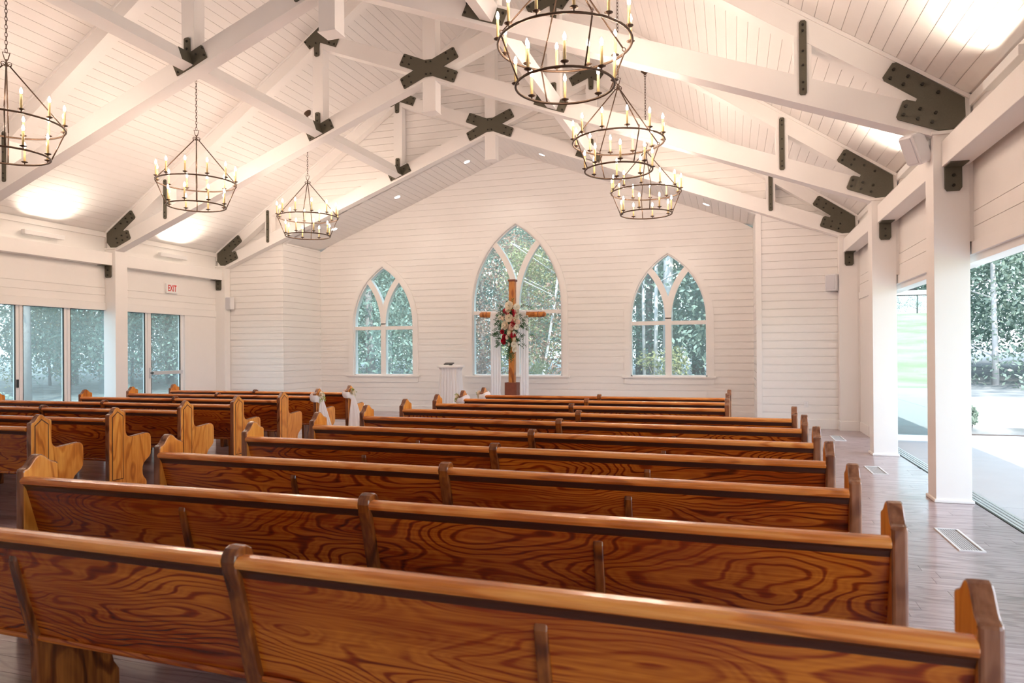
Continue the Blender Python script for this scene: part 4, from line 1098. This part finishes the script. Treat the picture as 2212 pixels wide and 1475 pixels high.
for x_, n_ in ((-14.5, 5), (-18, 6), (-22, 7), (-28, 8), (-35, 8)):
    for i in range(n_):
        tree(rt.choice((0, 1, 1, 2, 4, 4)), x_ + rt.uniform(-1, 1), 7 + (abs(x_) * 1.15) * (i + rt.uniform(0, 1)) / n_, Z2_, rt.uniform(0.8, 1.15))
for y_, n_ in ((19.5, 6), (23, 7), (28, 8), (35, 9)):
    for i in range(n_):
        tree(rt.choice((0, 0, 1, 1, 2, 3, 4)), 9.5 + (y_ * 0.95) * (i + rt.uniform(0, 0.9)) / n_, y_ + rt.uniform(-1, 1), Z3_, rt.uniform(0.8, 1.1))
for (k, x, y_, sc) in ((1, 21, -60, 0.55), (0, 24, -61, 0.5), (0, 10, -62, 0.3), (1, 15, -63, 0.3)):
    tree(k, x, y_, Z4_, sc)
def trunk_thing(name, label, pts, rs, m, group=None):
    r = thing(name, label, 'tree', (pts[0][0], pts[0][1], 0))
    o = MB().tube([(p[0] - pts[0][0], p[1] - pts[0][1], p[2]) for p in pts], rs, 9).obj('trunk', m, r)
    b = MB(); rr = random.Random(len(label))
    for i in range(7):
        p = Vector(pts[-1]) * 0.6 + Vector(pts[0]) * 0.4; z = pts[-1][2] * rr.uniform(0.5, 0.98); a = rr.random() * 6.28; L = rr.uniform(0.8, 1.8)
        q = Vector((p.x - pts[0][0], p.y - pts[0][1], z))
        b.tube([q, q + Vector((L * math.cos(a), L * math.sin(a), L * 0.5))], [rs[-1] * 0.5, 0.012], 5)
    b.obj('branches', m, r)
trunk_thing('pine_trunk', 'thick pale trunk seen through the right lancet of the right arched window', [(2.76, 22.5, -0.1), (2.80, 22.5, 4), (2.86, 22.5, 9)], [0.17, 0.15, 0.12], M['bark_pale'])
trunk_thing('sapling_trunk', 'slim white trunk beside the thick one in the right arched window', [(2.42, 22.0, -0.1), (2.47, 22.0, 3), (2.50, 22.0, 7)], [0.07, 0.06, 0.04], M['bark_pale'])
trunk_thing('sapling_trunk', 'slim white trunk in the left lower pane of the right arched window', [(1.98, 23.0, -0.1), (1.95, 23.0, 3), (2.0, 23.0, 6)], [0.06, 0.05, 0.04], M['bark_pale'])
trunk_thing('sapling_trunk', 'leaning white trunk in the right half of the middle arched window', [(-1.30, 22.0, -0.1), (-1.15, 22.0, 0.8), (-0.75, 22.0, 3.2), (-0.4, 22.0, 6)], [0.05, 0.045, 0.04, 0.03], M['bark_pale'])
def shrub(x, y, h, r_, m, label, n=10, size=0.05, z0=None):
    z0 = gh(x, y) - 0.02 if z0 is None else z0
    r = thing('shrub', label, 'shrub', (x, y, z0)); rr = random.Random(int(x * 31 + y * 7)); b = MB(); st = MB()
    for k in range(n):
        a = rr.random() * 6.28; d = r_ * math.sqrt(rr.random()) * 0.7; z = h * rr.uniform(0.3, 0.95)
        st.tube([(0, 0, 0), (d * 0.5 * math.cos(a), d * 0.5 * math.sin(a), z * 0.6), (d * math.cos(a), d * math.sin(a), z)], [0.012, 0.008, 0.004], 4)
        leaf_cluster(b, Vector((d * math.cos(a), d * math.sin(a), z)), r_ * 0.4, 60, size, rr)
    st.obj('stems', M['bark'], r); b.obj('foliage', m, r)
shrub(2.95, 19.0, 1.7, 0.75, M['leaf_c'], 'bright yellow-green shrub low in the right arched window', 14)
shrub(-5.7, 18.0, 1.3, 0.6, M['leaf_c'], 'pale shrub low in the left arched window', 12)
shrub(-0.6, 18.2, 1.2, 0.6, M['leaf_c'], 'pale shrub behind the right cloth tail in the middle window', 12)
shrub(-2.2, 18.4, 1.8, 0.7, M['leaf_d'], 'yellowish shrub in the left half of the middle arched window', 12)
shrub(-8.6, 12.6, 0.75, 0.55, M['leaf_a'], 'pale rounded shrub outside the exit door', 14, 0.05)
shrub(-9.2, 10.2, 0.8, 0.5, M['leaf_a'], 'leafy shrub outside the folding glass doors', 12, 0.05)
shrub(8.62, 13.82, 0.45, 0.16, M['leaf_a'], 'small plant against the retaining wall next to the nearest column', 8, 0.03, -0.03)
shrub(9.75, 13.82, 0.62, 0.2, M['leaf_a'], 'small plant against the retaining wall at the right picture edge', 9, 0.03, -0.03)
st = MB(); rr = random.Random(5)
for i in range(260):
    x, y_ = -7.8 - rr.random() * 1.2, 7.5 + rr.random() * 6; r_ = rr.uniform(0.04, 0.10)
    k0 = len(st.v)
    st.lathe([(r_ * 0.5, -r_ * 0.35), (r_, 0), (r_ * 0.75, r_ * 0.4), (r_ * 0.2, r_ * 0.55)], 7, (x, y_, gh(x, y_) + r_ * 0.3))
o = st.obj('river_stones', M['stone']); tag(o, 'band of pale river stones outside the left glass doors', 'stones', None, 'stuff')
